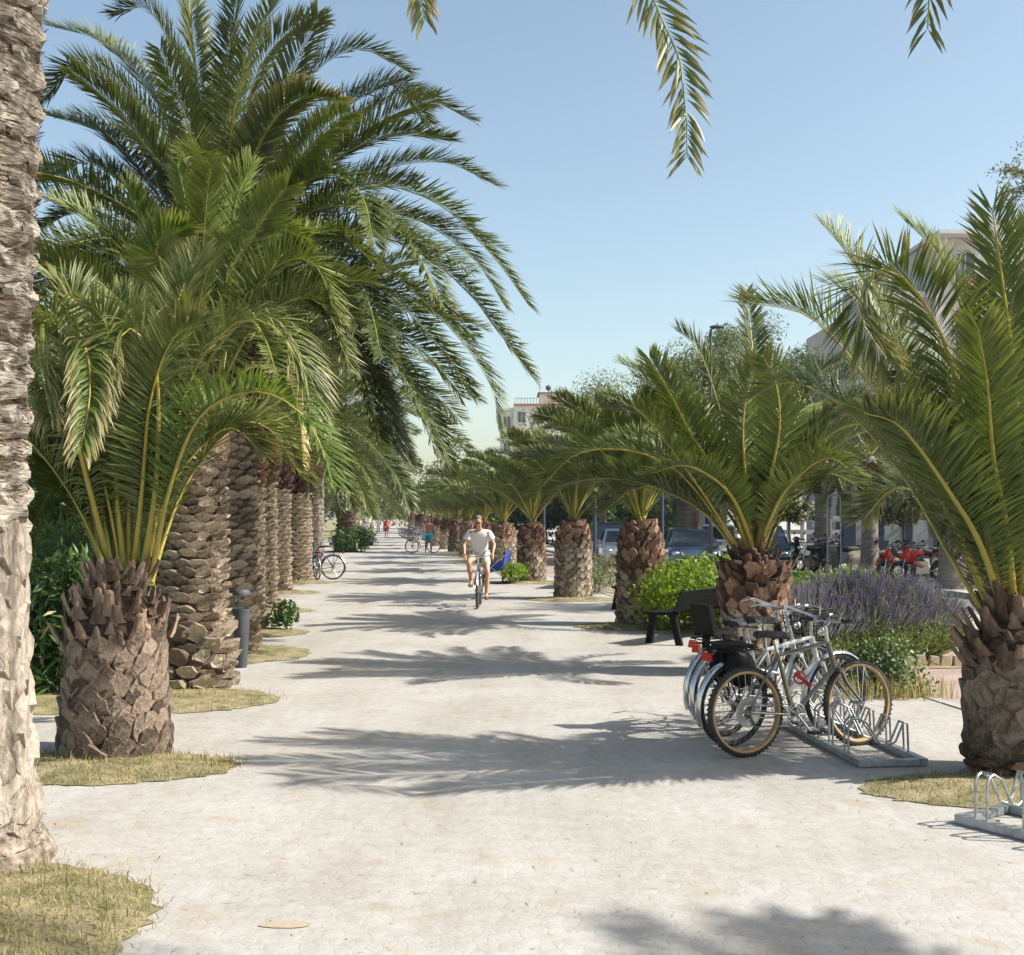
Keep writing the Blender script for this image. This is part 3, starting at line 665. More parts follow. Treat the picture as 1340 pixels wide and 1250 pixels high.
heroes(L2, None, 12.1, [
    ([(262, 520), (262, 440), (266, 360), (270, 300), (282, 240)], -.3, dict(m=M['palm_fresh'], leaf=.34, sag=.05)),
    ([(255, 520), (240, 440), (215, 380), (190, 300), (165, 245)], -.4, F),
    ([(262, 520), (250, 430), (240, 340), (243, 270), (232, 215)], -.6, dict(m=M['palm_fresh'], leaf=.3)),
    ([(270, 520), (290, 420), (300, 330), (310, 260), (330, 215)], -.2, F),
    ([(275, 520), (310, 420), (360, 350), (410, 345), (440, 410)], -.5, {}),
    ([(280, 525), (330, 430), (390, 390), (430, 410), (455, 480)], -.3, {}),
    ([(250, 520), (220, 460), (195, 400), (208, 320), (240, 300)], -1.0, F),
    ([(245, 520), (200, 450), (150, 400), (100, 400), (60, 460)], -.5, {}),
    ([(262, 520), (275, 470), (320, 420), (345, 440), (365, 500)], -1.5, dict(leaf=.34)),
    ([(255, 520), (230, 470), (180, 360), (130, 330), (80, 350)], .3, {}),
    ([(268, 520), (280, 420), (315, 330), (350, 300), (395, 310)], .5, F),
], M['palm_young'], pairs=166, width=0.0230, leaf=.42, dry=.25, pet=.12)
crown(L2, 3.1, 'young_near', 16, .9, .16, seed=31, emin=50)
grass_patch(-3.4, 11.15, 1.1, 1300, hmax=.06, dryp=.75, sq=.72)

heroes(L2, None, 12.1, [
    ([(290, 520), (330, 480), (378, 500), (394, 560), (398, 612)], -.2, dict(leaf=.22, sag=.6)),
    ([(262, 520), (258, 480), (246, 470), (236, 520), (232, 575)], -.5, dict(leaf=.2, sag=.6)),
], M['straw'], pairs=110, width=.014, dry=0, rm=M['straw'])

# --- L3, the big dark crown
L3 = thing('palm_tree', 'tallest left-row palm in view, with a huge dark crown arching right over the promenade', 'palm tree', (-3.78, 15.2, 0), 0)
prof3 = [(0, .40), (.3, .34), (1.5, .31), (4.2, .31), (4.6, .32), (4.9, .22)]
trunk_core(L3, prof3, M['core_brown'])
scales(L3, prof3, .05, 2.9, .10, 10, [base_mesh(.14, .065, .11, M['base_tan'], 130 + i, top=.7, tilt=1.0, low=.1, face=M['face_tan']) for i in range(6)], seed=12)
scales(L3, prof3, 3.0, 4.7, .12, 10, [base_mesh(.135, .09, .16, M['base_red'], 140 + i, top=.6, tilt=1.2, face=M['face_rust']) for i in range(3)], seed=13, join=True)
D = {}
heroes(L3, None, 15.2, [
    ([(285, 400), (255, 280), (215, 150), (140, 60), (66, 34)], .6, D),
    ([(285, 400), (268, 240), (238, 100), (195, 15), (152, 18)], -.3, D),
    ([(290, 395), (272, 230), (258, 100), (244, -30)], .3, D),
    ([(292, 395), (290, 220), (300, 80), (318, -40)], .2, D),
    ([(295, 395), (305, 220), (335, 100), (375, 45), (420, 28)], -.4, D),
    ([(298, 395), (320, 250), (385, 125), (460, 65), (535, 92)], .5, D),
    ([(298, 395), (340, 270), (420, 160), (510, 110), (560, 160)], 1.4, D),
    ([(300, 398), (345, 290), (430, 190), (530, 125), (616, 156)], .8, D),
    ([(300, 398), (350, 300), (430, 215), (510, 178), (588, 182)], -.6, D),
    ([(302, 400), (380, 300), (480, 230), (575, 212), (648, 242)], .5, D),
    ([(302, 402), (390, 310), (480, 245), (570, 265), (640, 330), (692, 400)], -.4, D),
    ([(302, 402), (380, 330), (450, 280), (540, 285), (620, 340), (660, 400)], .9, D),
    ([(302, 404), (400, 320), (500, 310), (600, 370), (694, 490)], -.6, D),
    ([(302, 404), (380, 345), (480, 340), (580, 420), (640, 500), (652, 560)], -1.0, D),
    ([(300, 408), (400, 350), (500, 380), (570, 450), (620, 520)], .6, D),
    ([(300, 410), (370, 370), (450, 400), (520, 480), (575, 600)], -1.3, D),
    ([(300, 412), (370, 370), (440, 410), (490, 490), (520, 590)], -1.0, D),
    ([(300, 412), (370, 380), (440, 430), (500, 510), (535, 600)], -.3, D),
    ([(298, 412), (360, 380), (420, 410), (470, 480), (495, 570)], -1.0, D),
    ([(300, 410), (390, 370), (470, 420), (550, 520), (590, 620)], .9, D),
    ([(280, 398), (215, 270), (140, 180), (60, 150)], 1.0, D),
    ([(280, 398), (200, 280), (120, 215), (52, 235)], .2, D),
    ([(280, 400), (210, 320), (130, 270), (50, 300)], -.6, D),
    ([(278, 402), (190, 340), (110, 330), (40, 400)], .2, D),
    ([(278, 402), (210, 250), (150, 120), (100, 90), (56, 130)], -.4, D),
    ([(280, 404), (200, 370), (120, 380), (60, 450)], -.7, D),
    ([(285, 396), (240, 260), (190, 190), (150, 140), (95, 95)], -1.2, D),
    ([(296, 396), (315, 260), (350, 170), (395, 130), (440, 130)], -1.6, dict(dry=.5)),
    ([(298, 396), (350, 280), (420, 230), (470, 250), (490, 320)], -2.0, D),
    ([(298, 398), (380, 320), (440, 330), (480, 390), (500, 470)], -2.3, D),
    ([(298, 398), (370, 300), (450, 270), (530, 310), (580, 400)], -1.8, D),
], M['palm_dark'], pairs=275, width=0.0255, leaf=.50, dry=.12, sag=.04, pet=.06, vee=24, thick=1.1)
crown(L3, 4.7, 'mature_near', 44, 1.0, .2, seed=41, emin=-20)
grass_patch(-3.8, 14.9, 1.15, 500, hmax=.06, dryp=.8)

# --- the rest of the left row
LEFT = [(-4.28, 18.0, 3.35, .36, 'pale scaly palm trunk just behind the grey litter bin', 'mature_near', 1),
        (-4.92, 22.0, 3.5, .37, 'left-row palm with green weeds at its foot and a dark mossy trunk top', 'mature_mid', 1),
        (-5.66, 27.2, 3.5, .37, 'left-row palm with a dark red-brown trunk top, before the parked bicycles', 'mature_mid', 1),
        (-5.85, 31.2, 3.5, .36, 'left-row palm whose trunk the two parked bicycles lean beside', 'mature_mid', 1),
        (-6.55, 36.5, 3.8, .33, 'left-row palm just behind the two parked bicycles', 'mature_mid', 0),
        (-7.30, 43.0, 4.3, .26, 'slim smooth grey palm trunk right of the two parked bicycles', 'mature_mid', 2),
        (-8.35, 57.5, 2.4, .40, 'dark short palm behind the low green shrub beside the path on the left', 'mature_far', 0),
        (-9.4, 67.0, 2.6, .38, 'far left-row palm beside the person in the yellow top', 'mature_far', 0),
        (-10.8, 78.0, 2.8, .38, 'far left-row palm, second beyond the low green shrub', 'mature_far', 0),
        (-12.4, 90.0, 3.0, .38, 'far left-row palm, third beyond the low green shrub', 'mature_far', 0),
        (-14.0, 104.0, 3.0, .38, 'farthest left-row palm that still shows past the walkers', 'mature_far', 0)]
sl = [base_mesh(.125, .065, .10, M['base_tan'], 150 + i, top=.7, tilt=1.0, low=.1, face=M['face_tan']) for i in range(4)]
sr = [base_mesh(.12, .085, .15, M['base_red'], 160 + i, top=.6, tilt=1.1, face=M['face_rust']) for i in range(3)]
for i, (x, y, h, r, lab, kd, g) in enumerate(LEFT):
    t = thing('palm_tree', lab, 'palm tree', (x, y, 0), 0)
    if 35 < y and g != 2: h += .4
    r -= .045; pr = [(0, r * 1.25), (.3, r * 1.06), (h - 1.0, r), (h - .5, r * 1.15), (h, r * .9), (h + .25, r * .5)]
    trunk_core(t, pr, M['core_pale'] if g == 2 else M['core_brown'], n=18)
    if g == 2: scales(t, pr, .1, h - .6, .2, 8, [base_mesh(.13, .1, .02, M['bark_grey'], 170, low=.6)], join=True, seed=i)
    else: scales(t, pr, .05, h - 1.1, .10 if y < 40 else .2, 12 if y < 40 else 9, sl, join=True, seed=i, sz=(.9, 1.1) if y < 40 else (1.3, 1.6))
    scales(t, pr, h - 1.05, h + .1, .12, 11, sr, join=True, seed=i + 50)
    crown(t, h + .15, kd, 40 if y < 30 else 34, .98, .18, seed=100 + i, emin=-5)
    if y < 60: grass_patch(x, y - .35, 1.15, 260 if y < 30 else 0, hmax=.08, dryp=.5, sq=.7)

# --- right row
P1 = thing('palm_tree', 'nearest young palm at the right edge with big dark diamond leaf bases and tall fronds', 'palm tree', (3.55, 7.95, 0), 0)
pr1 = [(0, .32), (.12, .345), (.4, .365), (.75, .365), (.9, .34), (1.02, .27), (1.15, .17)]
trunk_core(P1, pr1, M['core_brown'], bumpy=.05)
scales(P1, pr1, .20, .80, .112, 10, [base_mesh(.13, .128, .048, M['base_brown'], 200 + i, top=.55, tilt=.7, irregular=.14, low=.3, face=M['face_grey']) for i in range(8)], seed=22, jit=.1, sz=(.9, 1.15), pitch=.06)
scales(P1, pr1, .03, .16, .05, 12, [base_mesh(.09, .035, .06, M['base_red'], 210 + i, top=.7, face=M['face_rust']) for i in range(3)], seed=23, jit=.3)
scales(P1, pr1, .84, 1.28, .058, 11, [stub_mesh(.17, .06, M['stub'], 220 + i) for i in range(6)], name='petiole_stub', seed=24, jit=.3, sz=(.65, 1.15), pitch=-.15)
fibre_tufts(P1, pr1, .8, 1.1, 250, M['fibre'], size=.06)
heroes(P1, None, 7.95, [
    ([(1312, 835), (1262, 720), (1215, 580), (1165, 430), (1115, 340), (1084, 302)], .6, {}),
    ([(1310, 835), (1258, 710), (1205, 560), (1150, 430), (1105, 380), (1084, 372)], 1.0, {}),
    ([(1318, 835), (1292, 700), (1268, 570), (1240, 460), (1205, 390), (1163, 352), (1130, 372), (1128, 420), (1160, 470)], -.9, dict(leaf=.48, sag=.15, dry=.5)),
    ([(1312, 835), (1265, 720), (1200, 600), (1130, 490), (1060, 415), (980, 396)], -.1, dict(leaf=.46)),
    ([(1310, 838), (1250, 740), (1180, 620), (1100, 530), (1030, 500), (985, 520)], .9, dict(leaf=.42)),
    ([(1326, 835), (1312, 680), (1290, 530), (1262, 410), (1225, 330), (1183, 288)], .5, dict(m=M['palm_fresh'], leaf=.36, ang=(50, 24))),
    ([(1334, 835), (1338, 680), (1328, 500), (1312, 370), (1298, 272)], -.5, dict(leaf=.40)),
    ([(1330, 835), (1318, 700), (1300, 600), (1292, 500), (1280, 430)], -.9, dict(leaf=.42)),
    ([(1340, 835), (1362, 640), (1380, 470), (1390, 330), (1410, 280)], -.2, {}),
    ([(1350, 835), (1400, 660), (1450, 520), (1520, 440), (1600, 450)], -.5, {}),
    ([(1322, 838), (1286, 720), (1240, 640), (1180, 560), (1130, 540)], -.9, dict(leaf=.44)),
    ([(1316, 838), (1270, 740), (1225, 660), (1170, 640), (1130, 680)], 1.2, dict(leaf=.40)),
    ([(1338, 835), (1340, 700), (1338, 560), (1350, 420), (1375, 340)], .9, {}),
    ([(1322, 835), (1300, 680), (1262, 540), (1215, 480), (1170, 500)], .8, {}),
    ([(1335, 835), (1330, 640), (1316, 480), (1330, 360), (1350, 300)], .4, dict(m=M['palm_fresh'])),
], M['palm_young'], pairs=205, width=0.0168, leaf=.45, dry=.15, pet=.13, vee=26, thick=1.25, rm=M['petiole'])
crown(P1, .95, 'young_near', 7, 1.0, .14, seed=61, emin=60, azr=(-10, 50))
grass_patch(3.42, 7.5, 1.1, 1300, hmax=.06, dryp=.6, sq=.5)

P2 = thing('palm_tree', 'young palm right behind the parked bicycles, fronds fanning out over the lavender', 'palm tree', (2.76, 13.1, 0), 0)
pr2 = [(0, .30), (.3, .30), (.7, .34), (1.0, .345), (1.2, .32), (1.32, .22), (1.42, .14)]
trunk_core(P2, pr2, M['core_brown'], bumpy=.05)
scales(P2, pr2, .06, .72, .10, 11, [base_mesh(.098, .085, .05, M['base_tan'], 240 + i, top=.62, tilt=.7, face=M['face_tan']) for i in range(6)], seed=32, jit=.12)
scales(P2, pr2, .76, 1.22, .10, 10, [base_mesh(.095, .11, .085, M['base_red'], 250 + i, top=.5, tilt=1.0, irregular=.25, face=M['face_rust']) for i in range(6)], seed=33, jit=.2)
scales(P2, pr2, 1.2, 1.5, .06, 8, [stub_mesh(.14, .05, M['base_red'], 260 + i) for i in range(4)], name='petiole_stub', seed=34, jit=.3)
heroes(P2, None, 13.1, [
    ([(984, 738), (977, 650), (972, 575), (976, 520), (992, 472)], -.5, {}),
    ([(982, 738), (955, 650), (915, 560), (862, 500), (815, 476)], .4, {}),
    ([(980, 740), (905, 635), (858, 600), (805, 588), (752, 596), (706, 640)], -.3, dict(leaf=.44)),
    ([(980, 740), (930, 660), (880, 590), (838, 540), (800, 520)], -.7, {}),
    ([(992, 740), (1012, 680), (1045, 615), (1085, 570), (1130, 555), (1172, 578)], -.3, dict(leaf=.44)),
    ([(986, 738), (966, 630), (940, 530), (915, 460), (888, 434)], .3, {}),
    ([(990, 738), (1010, 640), (1038, 550), (1066, 495), (1100, 470)], .3, {}),
    ([(990, 738), (990, 620), (988, 500), (982, 430), (976, 384)], 1.2, dict(leaf=.36, dry=0)),
    ([(994, 740), (1030, 660), (1080, 620), (1130, 640)], .6, {}),
    ([(978, 742), (930, 680), (880, 640), (830, 640), (790, 670)], .5, {}),
    ([(984, 738), (950, 640), (905, 570), (880, 520), (850, 470)], -1.0, {}),
    ([(990, 738), (1005, 640), (1020, 560), (1015, 500), (1000, 470)], -.9, {}),
    ([(986, 738), (976, 690), (950, 640), (900, 610), (850, 620)], -1.2, dict(leaf=.36)),
    ([(990, 738), (1004, 690), (1030, 640), (1080, 600), (1120, 620)], -1.2, dict(leaf=.36)),
], M['palm_young'], pairs=166, width=0.0216, leaf=.42, dry=.12, pet=.13, vee=26, thick=1.3, rm=M['petiole'])
crown(P2, 1.25, 'young_near', 14, .98, .13, seed=71, emin=50, azr=(10, 170))

RIGHT = [(2.12, 18.9, 1.62, .37, 'right-row palm with the pale scaly barrel trunk beside the black bench', 'young_near'),
         (1.33, 24.9, 1.62, .38, 'right-row palm with a flared pale trunk, next beyond the one by the black bench', 'young_near'),
         (.53, 31.0, 1.55, .37, 'stout barrel-trunk palm right of the cyclist, beside the blue pushchair', 'young_mid'),
         (-.28, 37.0, 1.5, .36, 'right-row palm directly behind the blue pushchair', 'young_mid'),
         (-1.06, 43.2, 1.5, .36, 'right-row palm seen behind the cyclist\'s head', 'young_mid'),
         (-1.85, 49.0, 1.5, .36, 'right-row palm between the cyclist and the walker in turquoise shorts', 'young_mid'),
         (-2.7, 56.0, 1.5, .36, 'right-row palm beside the walker in turquoise shorts', 'young_mid'),
         (-3.5, 62.0, 1.5, .36, 'right-row palm just beyond the walker in turquoise shorts', 'young_far'),
         (-4.4, 69.0, 1.6, .36, 'far right-row palm, second beyond the walker in turquoise shorts', 'young_far'),
         (-5.3, 76.0, 1.7, .36, 'far right-row palm where the long row of parked bicycles begins', 'young_far'),
         (-6.3, 84.0, 1.8, .36, 'far right-row palm in the middle of the long row of parked bicycles', 'young_far'),
         (-7.5, 93.0, 1.9, .36, 'far right-row palm near the end of the long row of parked bicycles', 'young_far'),
         (-9.0, 104.0, 2.0, .36, 'farthest right-row palm before the path closes', 'young_far')]
bp = [base_mesh(.092, .085, .055, M['base_tan'], 270 + i, top=.72, tilt=.4, low=.35, face=M['face_tan']) for i in range(5)]
br = [base_mesh(.08, .088, .05, M['base_red'], 280 + i, top=.55, tilt=.9, irregular=.22, face=M['face_rust']) for i in range(5)]
for i, (x, y, h, r, lab, kd) in enumerate(RIGHT):
    t = thing('palm_tree', lab, 'palm tree', (x, y, 0), 0)
    pr = [(0, r * 1.04), (.2, r * .98), (.7, r * .97), (h - .5, r * .95), (h - .2, r * .88), (h, r * .62), (h + .12, r * .4)]
    trunk_core(t, pr, M['core_brown'], n=20, bumpy=.04)
    near = y < 32; tz = h - random.Random(i).uniform(.35, .85)
    scales(t, pr, .06, tz - .16, .088 if near else .13, 15 if near else 10, bp, join=not near, seed=i + 200, jit=.12, sz=(.8, 1.0) if near else (1.3, 1.5))
    scales(t, pr, tz - .15, tz + .1, .088 if near else .13, 14 if near else 10, bp + br, join=not near, seed=i + 260, jit=.16, sz=(.8, 1.05) if near else (1.2, 1.4))
    scales(t, pr, tz + .11, h + .02, .095 if near else .13, 13 if near else 9, br, join=not near, seed=i + 230, jit=.22, sz=(.9, 1.2) if near else (1.2, 1.5))
    crown(t, h - .02, kd, 30 if near else 26, [.98, .92, .95, .9][i % 4], .14, seed=300 + i, emin=50)
    if y < 60: grass_patch(x, y - .3, 1.1, 500 if y < 20 else 160 if near else 0, hmax=.07, dryp=.25, sq=.6)
# ------------------------------------------------------------ shrubs, hedges, trees
def leaf_cloud(C, Nrm, size, m, name, parent, aspect=.35, jit=.6, dry=0.02, kind=None, curl=.2, up=0.0):
    """leaf-shaped faces (4 tris) at points C facing roughly along Nrm"""
    C = np.asarray(C, float); K = len(C); sz = rng.uniform(size * .65, size * 1.25, K)[:, None]
    n = unit(np.asarray(Nrm, float) + rng.normal(0, jit, (K, 3))); r = rng.normal(0, 1, (K, 3)); r[:, 2] += up; r = unit(r)
    a = unit(r - (np.sum(r * n, 1))[:, None] * n); b = np.cross(n, a)
    tip = C + a * sz; mid = C + a * sz * .5 + n * sz * curl * .3
    V = np.stack([C, mid - b * sz * aspect * .5, mid + n * (-sz) * .06, mid + b * sz * aspect * .5, tip], 1).reshape(-1, 3)
    tri = np.array([[0, 2, 1], [0, 3, 2], [1, 2, 4], [2, 3, 4]]); T = (tri[None] + (np.arange(K) * 5)[:, None, None]).reshape(-1, 3)
    D = np.repeat((rng.random(K) < dry).astype(float) * .8, 5)
    o = link(name, np_mesh(name, V, T, m, attrs={'dry': D}), parent)
    return tag(o, kind=kind) if kind else o
def lumpy(n, rad, c=(0, 0, 0), lumps=9, seed=0, shell=.35, low=-.3, sq=1.0):
    """points and outward normals through a lumpy volume"""
    rg = np.random.default_rng(seed); L = []
    cs = unit(rg.normal(0, 1, (lumps, 3))) * np.array([.62, .62, .55]) ; cs[:, 2] = np.abs(cs[:, 2]) * .9 + low * .3
    rs = rg.uniform(.34, .6, lumps)
    k = rg.integers(0, lumps, n); d = unit(rg.normal(0, 1, (n, 3))); t = (1 - shell * rg.random(n) ** 1.5)[:, None]
    P = cs[k] + d * rs[k][:, None] * t
    ok = P[:, 2] > low; P = P[ok]; d = d[ok]
    return P * np.array(rad) + np.array(c), unit(d + unit(P) * .7)
def bush(name, label, x, y, rad, n, size, m, cat='shrub', seed=0, group=None, aspect=.4, stem=True, lumps=12, z=.0, low=-.62, jit=.6, up=0.0, dry=.02, shell=.4):
    t = thing(name, label, cat, (x, y, 0), 0, group)
    P, Nn = lumpy(n, rad, (0, 0, rad[2] * -low + z), lumps, seed, low=low, shell=shell)
    leaf_cloud(P, Nn, size, m, 'foliage', t, aspect, jit, dry, up=up)
    if stem:
        b = MB(); rg = random.Random(seed)
        for i in range(9):
            a = rg.uniform(0, 6.28); q = rg.uniform(.3, .75)
            b.tube([(0.1 * math.cos(a), .1 * math.sin(a), 0), (rad[0] * q * .5 * math.cos(a), rad[1] * q * .5 * math.sin(a), rad[2] * .7), (rad[0] * q * math.cos(a), rad[1] * q * math.sin(a), rad[2] * 1.3)], [.02, .013, .006], 5)
        b.build('stem', M['bark'], t)
    return t
def box_hedge(name, label, x0, x1, y0, y1, h, n, size, m, group=None, aspect=.22, seed=0, skew=-.13, up=1.2):
    rg = np.random.default_rng(seed); t = thing(name, label, 'hedge', ((x0 + x1) / 2, (y0 + y1) / 2, 0), 0, group)
    u = rg.uniform(x0, x1, n); v = rg.uniform(y0, y1, n); w = rg.uniform(0, 1, n); face = rg.random(n)
    Nn = np.tile([0., 0., 1.], (n, 1)); hh = h * (1 + .07 * np.sin(u * 3.1 + 1) + .06 * np.sin(v * 2.3) + .04 * np.sin(v * 7 + u * 5)); z = hh * (1 - .35 * w ** 2)
    fr = face < .38; v[fr] = y0 + rg.uniform(-.05, .35, fr.sum()) + .12 * np.sin(u[fr] * 4); z[fr] = hh[fr] * rg.random(fr.sum()); Nn[fr] = (0, -1, .4)
    sd_ = (face >= .38) & (face < .6); u[sd_] = x1 - rg.uniform(-.05, .35, sd_.sum()) + .12 * np.sin(v[sd_] * 3); z[sd_] = hh[sd_] * rg.random(sd_.sum()); Nn[sd_] = (1, 0, .4)
    P = np.stack([u - (x0 + x1) / 2 + skew * (v - y0), v - (y0 + y1) / 2, z], 1)
    leaf_cloud(P, Nn, size, m, 'foliage', t, aspect, .6, .02, up=up)
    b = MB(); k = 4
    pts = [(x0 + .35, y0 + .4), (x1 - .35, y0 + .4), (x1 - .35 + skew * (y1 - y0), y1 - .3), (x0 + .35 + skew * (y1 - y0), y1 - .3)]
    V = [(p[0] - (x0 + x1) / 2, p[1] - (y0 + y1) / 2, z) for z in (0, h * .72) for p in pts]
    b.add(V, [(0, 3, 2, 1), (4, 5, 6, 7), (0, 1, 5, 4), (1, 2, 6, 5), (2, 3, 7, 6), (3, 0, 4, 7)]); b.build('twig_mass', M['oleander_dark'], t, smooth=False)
    return t
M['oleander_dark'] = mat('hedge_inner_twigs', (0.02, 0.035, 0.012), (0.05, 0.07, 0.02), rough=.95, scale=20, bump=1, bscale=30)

box_hedge('oleander_hedge', 'glossy green oleander hedge between the two nearest left palms', -9.0, -4.25, 11.5, 13.6, 1.3, 15000, .15, M['oleander'], seed=1)
box_hedge('oleander_hedge', 'second clump of oleander hedge behind the palm trunks on the left', -10, -4.9, 15.2, 24, 1.5, 12000, .17, M['oleander'], seed=2)
box_hedge('oleander_hedge', 'far oleander hedge running on behind the parked bicycles on the left', -12.5, -6.2, 25.5, 46, 1.5, 12000, .26, M['oleander'], seed=3)
bush('shrub', 'low rounded green shrub at the foot of the dark palm left of the path', -7.75, 56.5, (1.15, 1.0, 1.0), 3200, .2, M['oleander'], seed=5)
bush('shrub', 'small leafy green weed bush growing at a left-row palm trunk', -3.55, 14.6 + 3.2, (.28, .28, .35), 260, .12, M['oleander'], seed=6, stem=False)

bush('shrub', 'bright yellow-green shrub behind the black bench', 3.35, 18.0, (1.28, 1.15, .88), 13000, .085, M['pittosporum'], seed=7, lumps=22, aspect=.5)
bush('shrub', 'bright yellow-green shrub right of the palm behind the bicycles', 4.65, 17.0, (1.1, 1.0, .80), 11000, .08, M['pittosporum'], seed=8, lumps=20, aspect=.5)
bush('shrub', 'small yellow-green shrub at the foot of the stout palm by the cyclist', .05, 30.4, (.5, .5, .42), 1500, .09, M['pittosporum'], seed=9)
bush('shrub', 'low dusty green shrub between two right-row palms beyond the far bench', 1.95, 26.8, (.75, .6, .5), 2400, .07, M['tree_grey'], seed=10)
bush('shrub', 'dull green round shrub beyond the far bench near the parked cars', 2.3, 30.5, (.8, .7, .62), 2400, .08, M['tree_grey'], seed=12)

def juniper(label, x, y, rad, n, seed):
    t = thing('juniper_shrub', label, 'shrub', (x, y, 0)); rg = np.random.default_rng(seed); P = []; Nn = []
    for i in range(n):
        a = rg.uniform(0, 6.28); e = rg.uniform(.1, 1.4); L = rg.uniform(.6, 1.0) * rad; d = np.array([math.cos(a) * math.cos(e), math.sin(a) * math.cos(e), math.sin(e) * 1.15])
        for s in np.linspace(.35, 1, 16):
            P.append(d * L * s + rg.normal(0, .022, 3) + np.array([0, 0, -.06 * s])); Nn.append(d + rg.normal(0, .5, 3))
    P = np.array(P); P[:, 2] = np.abs(P[:, 2]) + .02
    leaf_cloud(P, Nn, .055, M['juniper'], 'foliage', t, .45, .5); return t
juniper('dark feathery conifer shrub at the bed corner beside the bicycle rack', 3.80, 11.75, .62, 260, 1)
juniper('smaller conifer shrub tucked under the lavender by the rack', 3.35, 12.3, .5, 160, 2)
blades('grass', 420, lambda: (3.72 + random.gauss(0, .3), 11.35 + random.gauss(0, .1), 0), .06, .26, .012, M['grass'], .3, .4)

def lavender(label, x, y, rad, h, n, seed):
    t = thing('lavender_bush', label, 'lavender', (x, y, 0), 0, 'lavender bushes in the bed'); rg = np.random.default_rng(seed)
    a = rg.uniform(0, 2 * math.pi, n); q = np.sqrt(rg.random(n)); e = (1 - q) * 1.2 + .42 + rg.normal(0, .08, n)
    r0 = q * rad * .45; base = np.stack([r0 * np.cos(a), r0 * np.sin(a), np.zeros(n)], 1)
    L = (h * (1.0 - .12 * q) * rg.uniform(.72, 1.08, n))[:, None]; d = np.stack([np.cos(a) * np.cos(e), np.sin(a) * np.cos(e), np.sin(e)], 1)
    stretch = np.array([rad / h * 1.0, rad / h * .9, 1.0]); d = d * stretch
    p1 = base + d * L * .72; p2 = base + d * L + np.array([0, 0, .02]); w = unit(np.cross(d, rg.normal(0, 1, (n, 3)))) 
    V = np.stack([base + d * L * .2 - w * .008, base + d * L * .2 + w * .008, p1 + w * .006, p1 - w * .006], 1).reshape(-1, 3)
    T = (np.array([[0, 1, 2], [0, 2, 3]])[None] + (np.arange(n) * 4)[:, None, None]).reshape(-1, 3)
    link('foliage', np_mesh('foliage', V, T, M['lavender_leaf'], attrs={'dry': np.zeros(len(V))}), t)
    k = rg.random(n * 3) < 1; s = rg.uniform(.12, .97, (n * 3, 1)); i3 = np.repeat(np.arange(n), 3)
    leaf_cloud(base[i3] + d[i3] * L[i3] * s, d[i3] * .4 + w[i3], .07, M['lavender_leaf'], 'leaf_mass', t, .16, .7, up=2.0)
    f = (rg.random(n) < .36) & (d[:, 2] > .56); w2 = unit(np.cross(d, w)); FV = []; 
    pf = p1[f]; pt = p2[f]; wf = w[f]; w2f = w2[f]; m_ = pf * .45 + pt * .55
    V = np.stack([pf, m_ - wf * .008, m_ + wf * .008, m_ - w2f * .008, m_ + w2f * .008, pt], 1).reshape(-1, 3)
    T = (np.array([[0, 1, 2], [1, 5, 2], [0, 3, 4], [3, 5, 4]])[None] + (np.arange(f.sum()) * 6)[:, None, None]).reshape(-1, 3)
    link('flower', np_mesh('flower', V, T, M['lavender_flower'], attrs={'dry': np.zeros(len(V))}), t)
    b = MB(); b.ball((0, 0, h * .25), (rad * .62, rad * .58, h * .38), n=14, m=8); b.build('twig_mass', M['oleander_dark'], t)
lavender('lavender bush behind the bicycle baskets, the left end of the purple mass', 3.62, 14.2, .82, 1.0, 6000, 1)
lavender('lavender bush in the middle of the purple mass behind the rack', 4.35, 14.5, .95, 1.18, 8600, 2)
lavender('lavender bush at the right end of the purple mass, over the edging stones', 5.05, 14.75, .78, 1.06, 6000, 3)
t = thing('edging', 'row of pale jagged edging stones under the right end of the lavender', 'edging stones', (5.0, 13.75, 0))
for i in range(9):
    b = MB(); b.box((-.55 + i * .15 + random.uniform(-.01, .01), random.uniform(-.02, .02), .05), (.125, .10, .14 + random.uniform(-.03, .04)), Matrix.Rotation(random.uniform(-.2, .2), 3, 'Y'), taper=.75); b.build('stone', M['dust'], t, smooth=False)

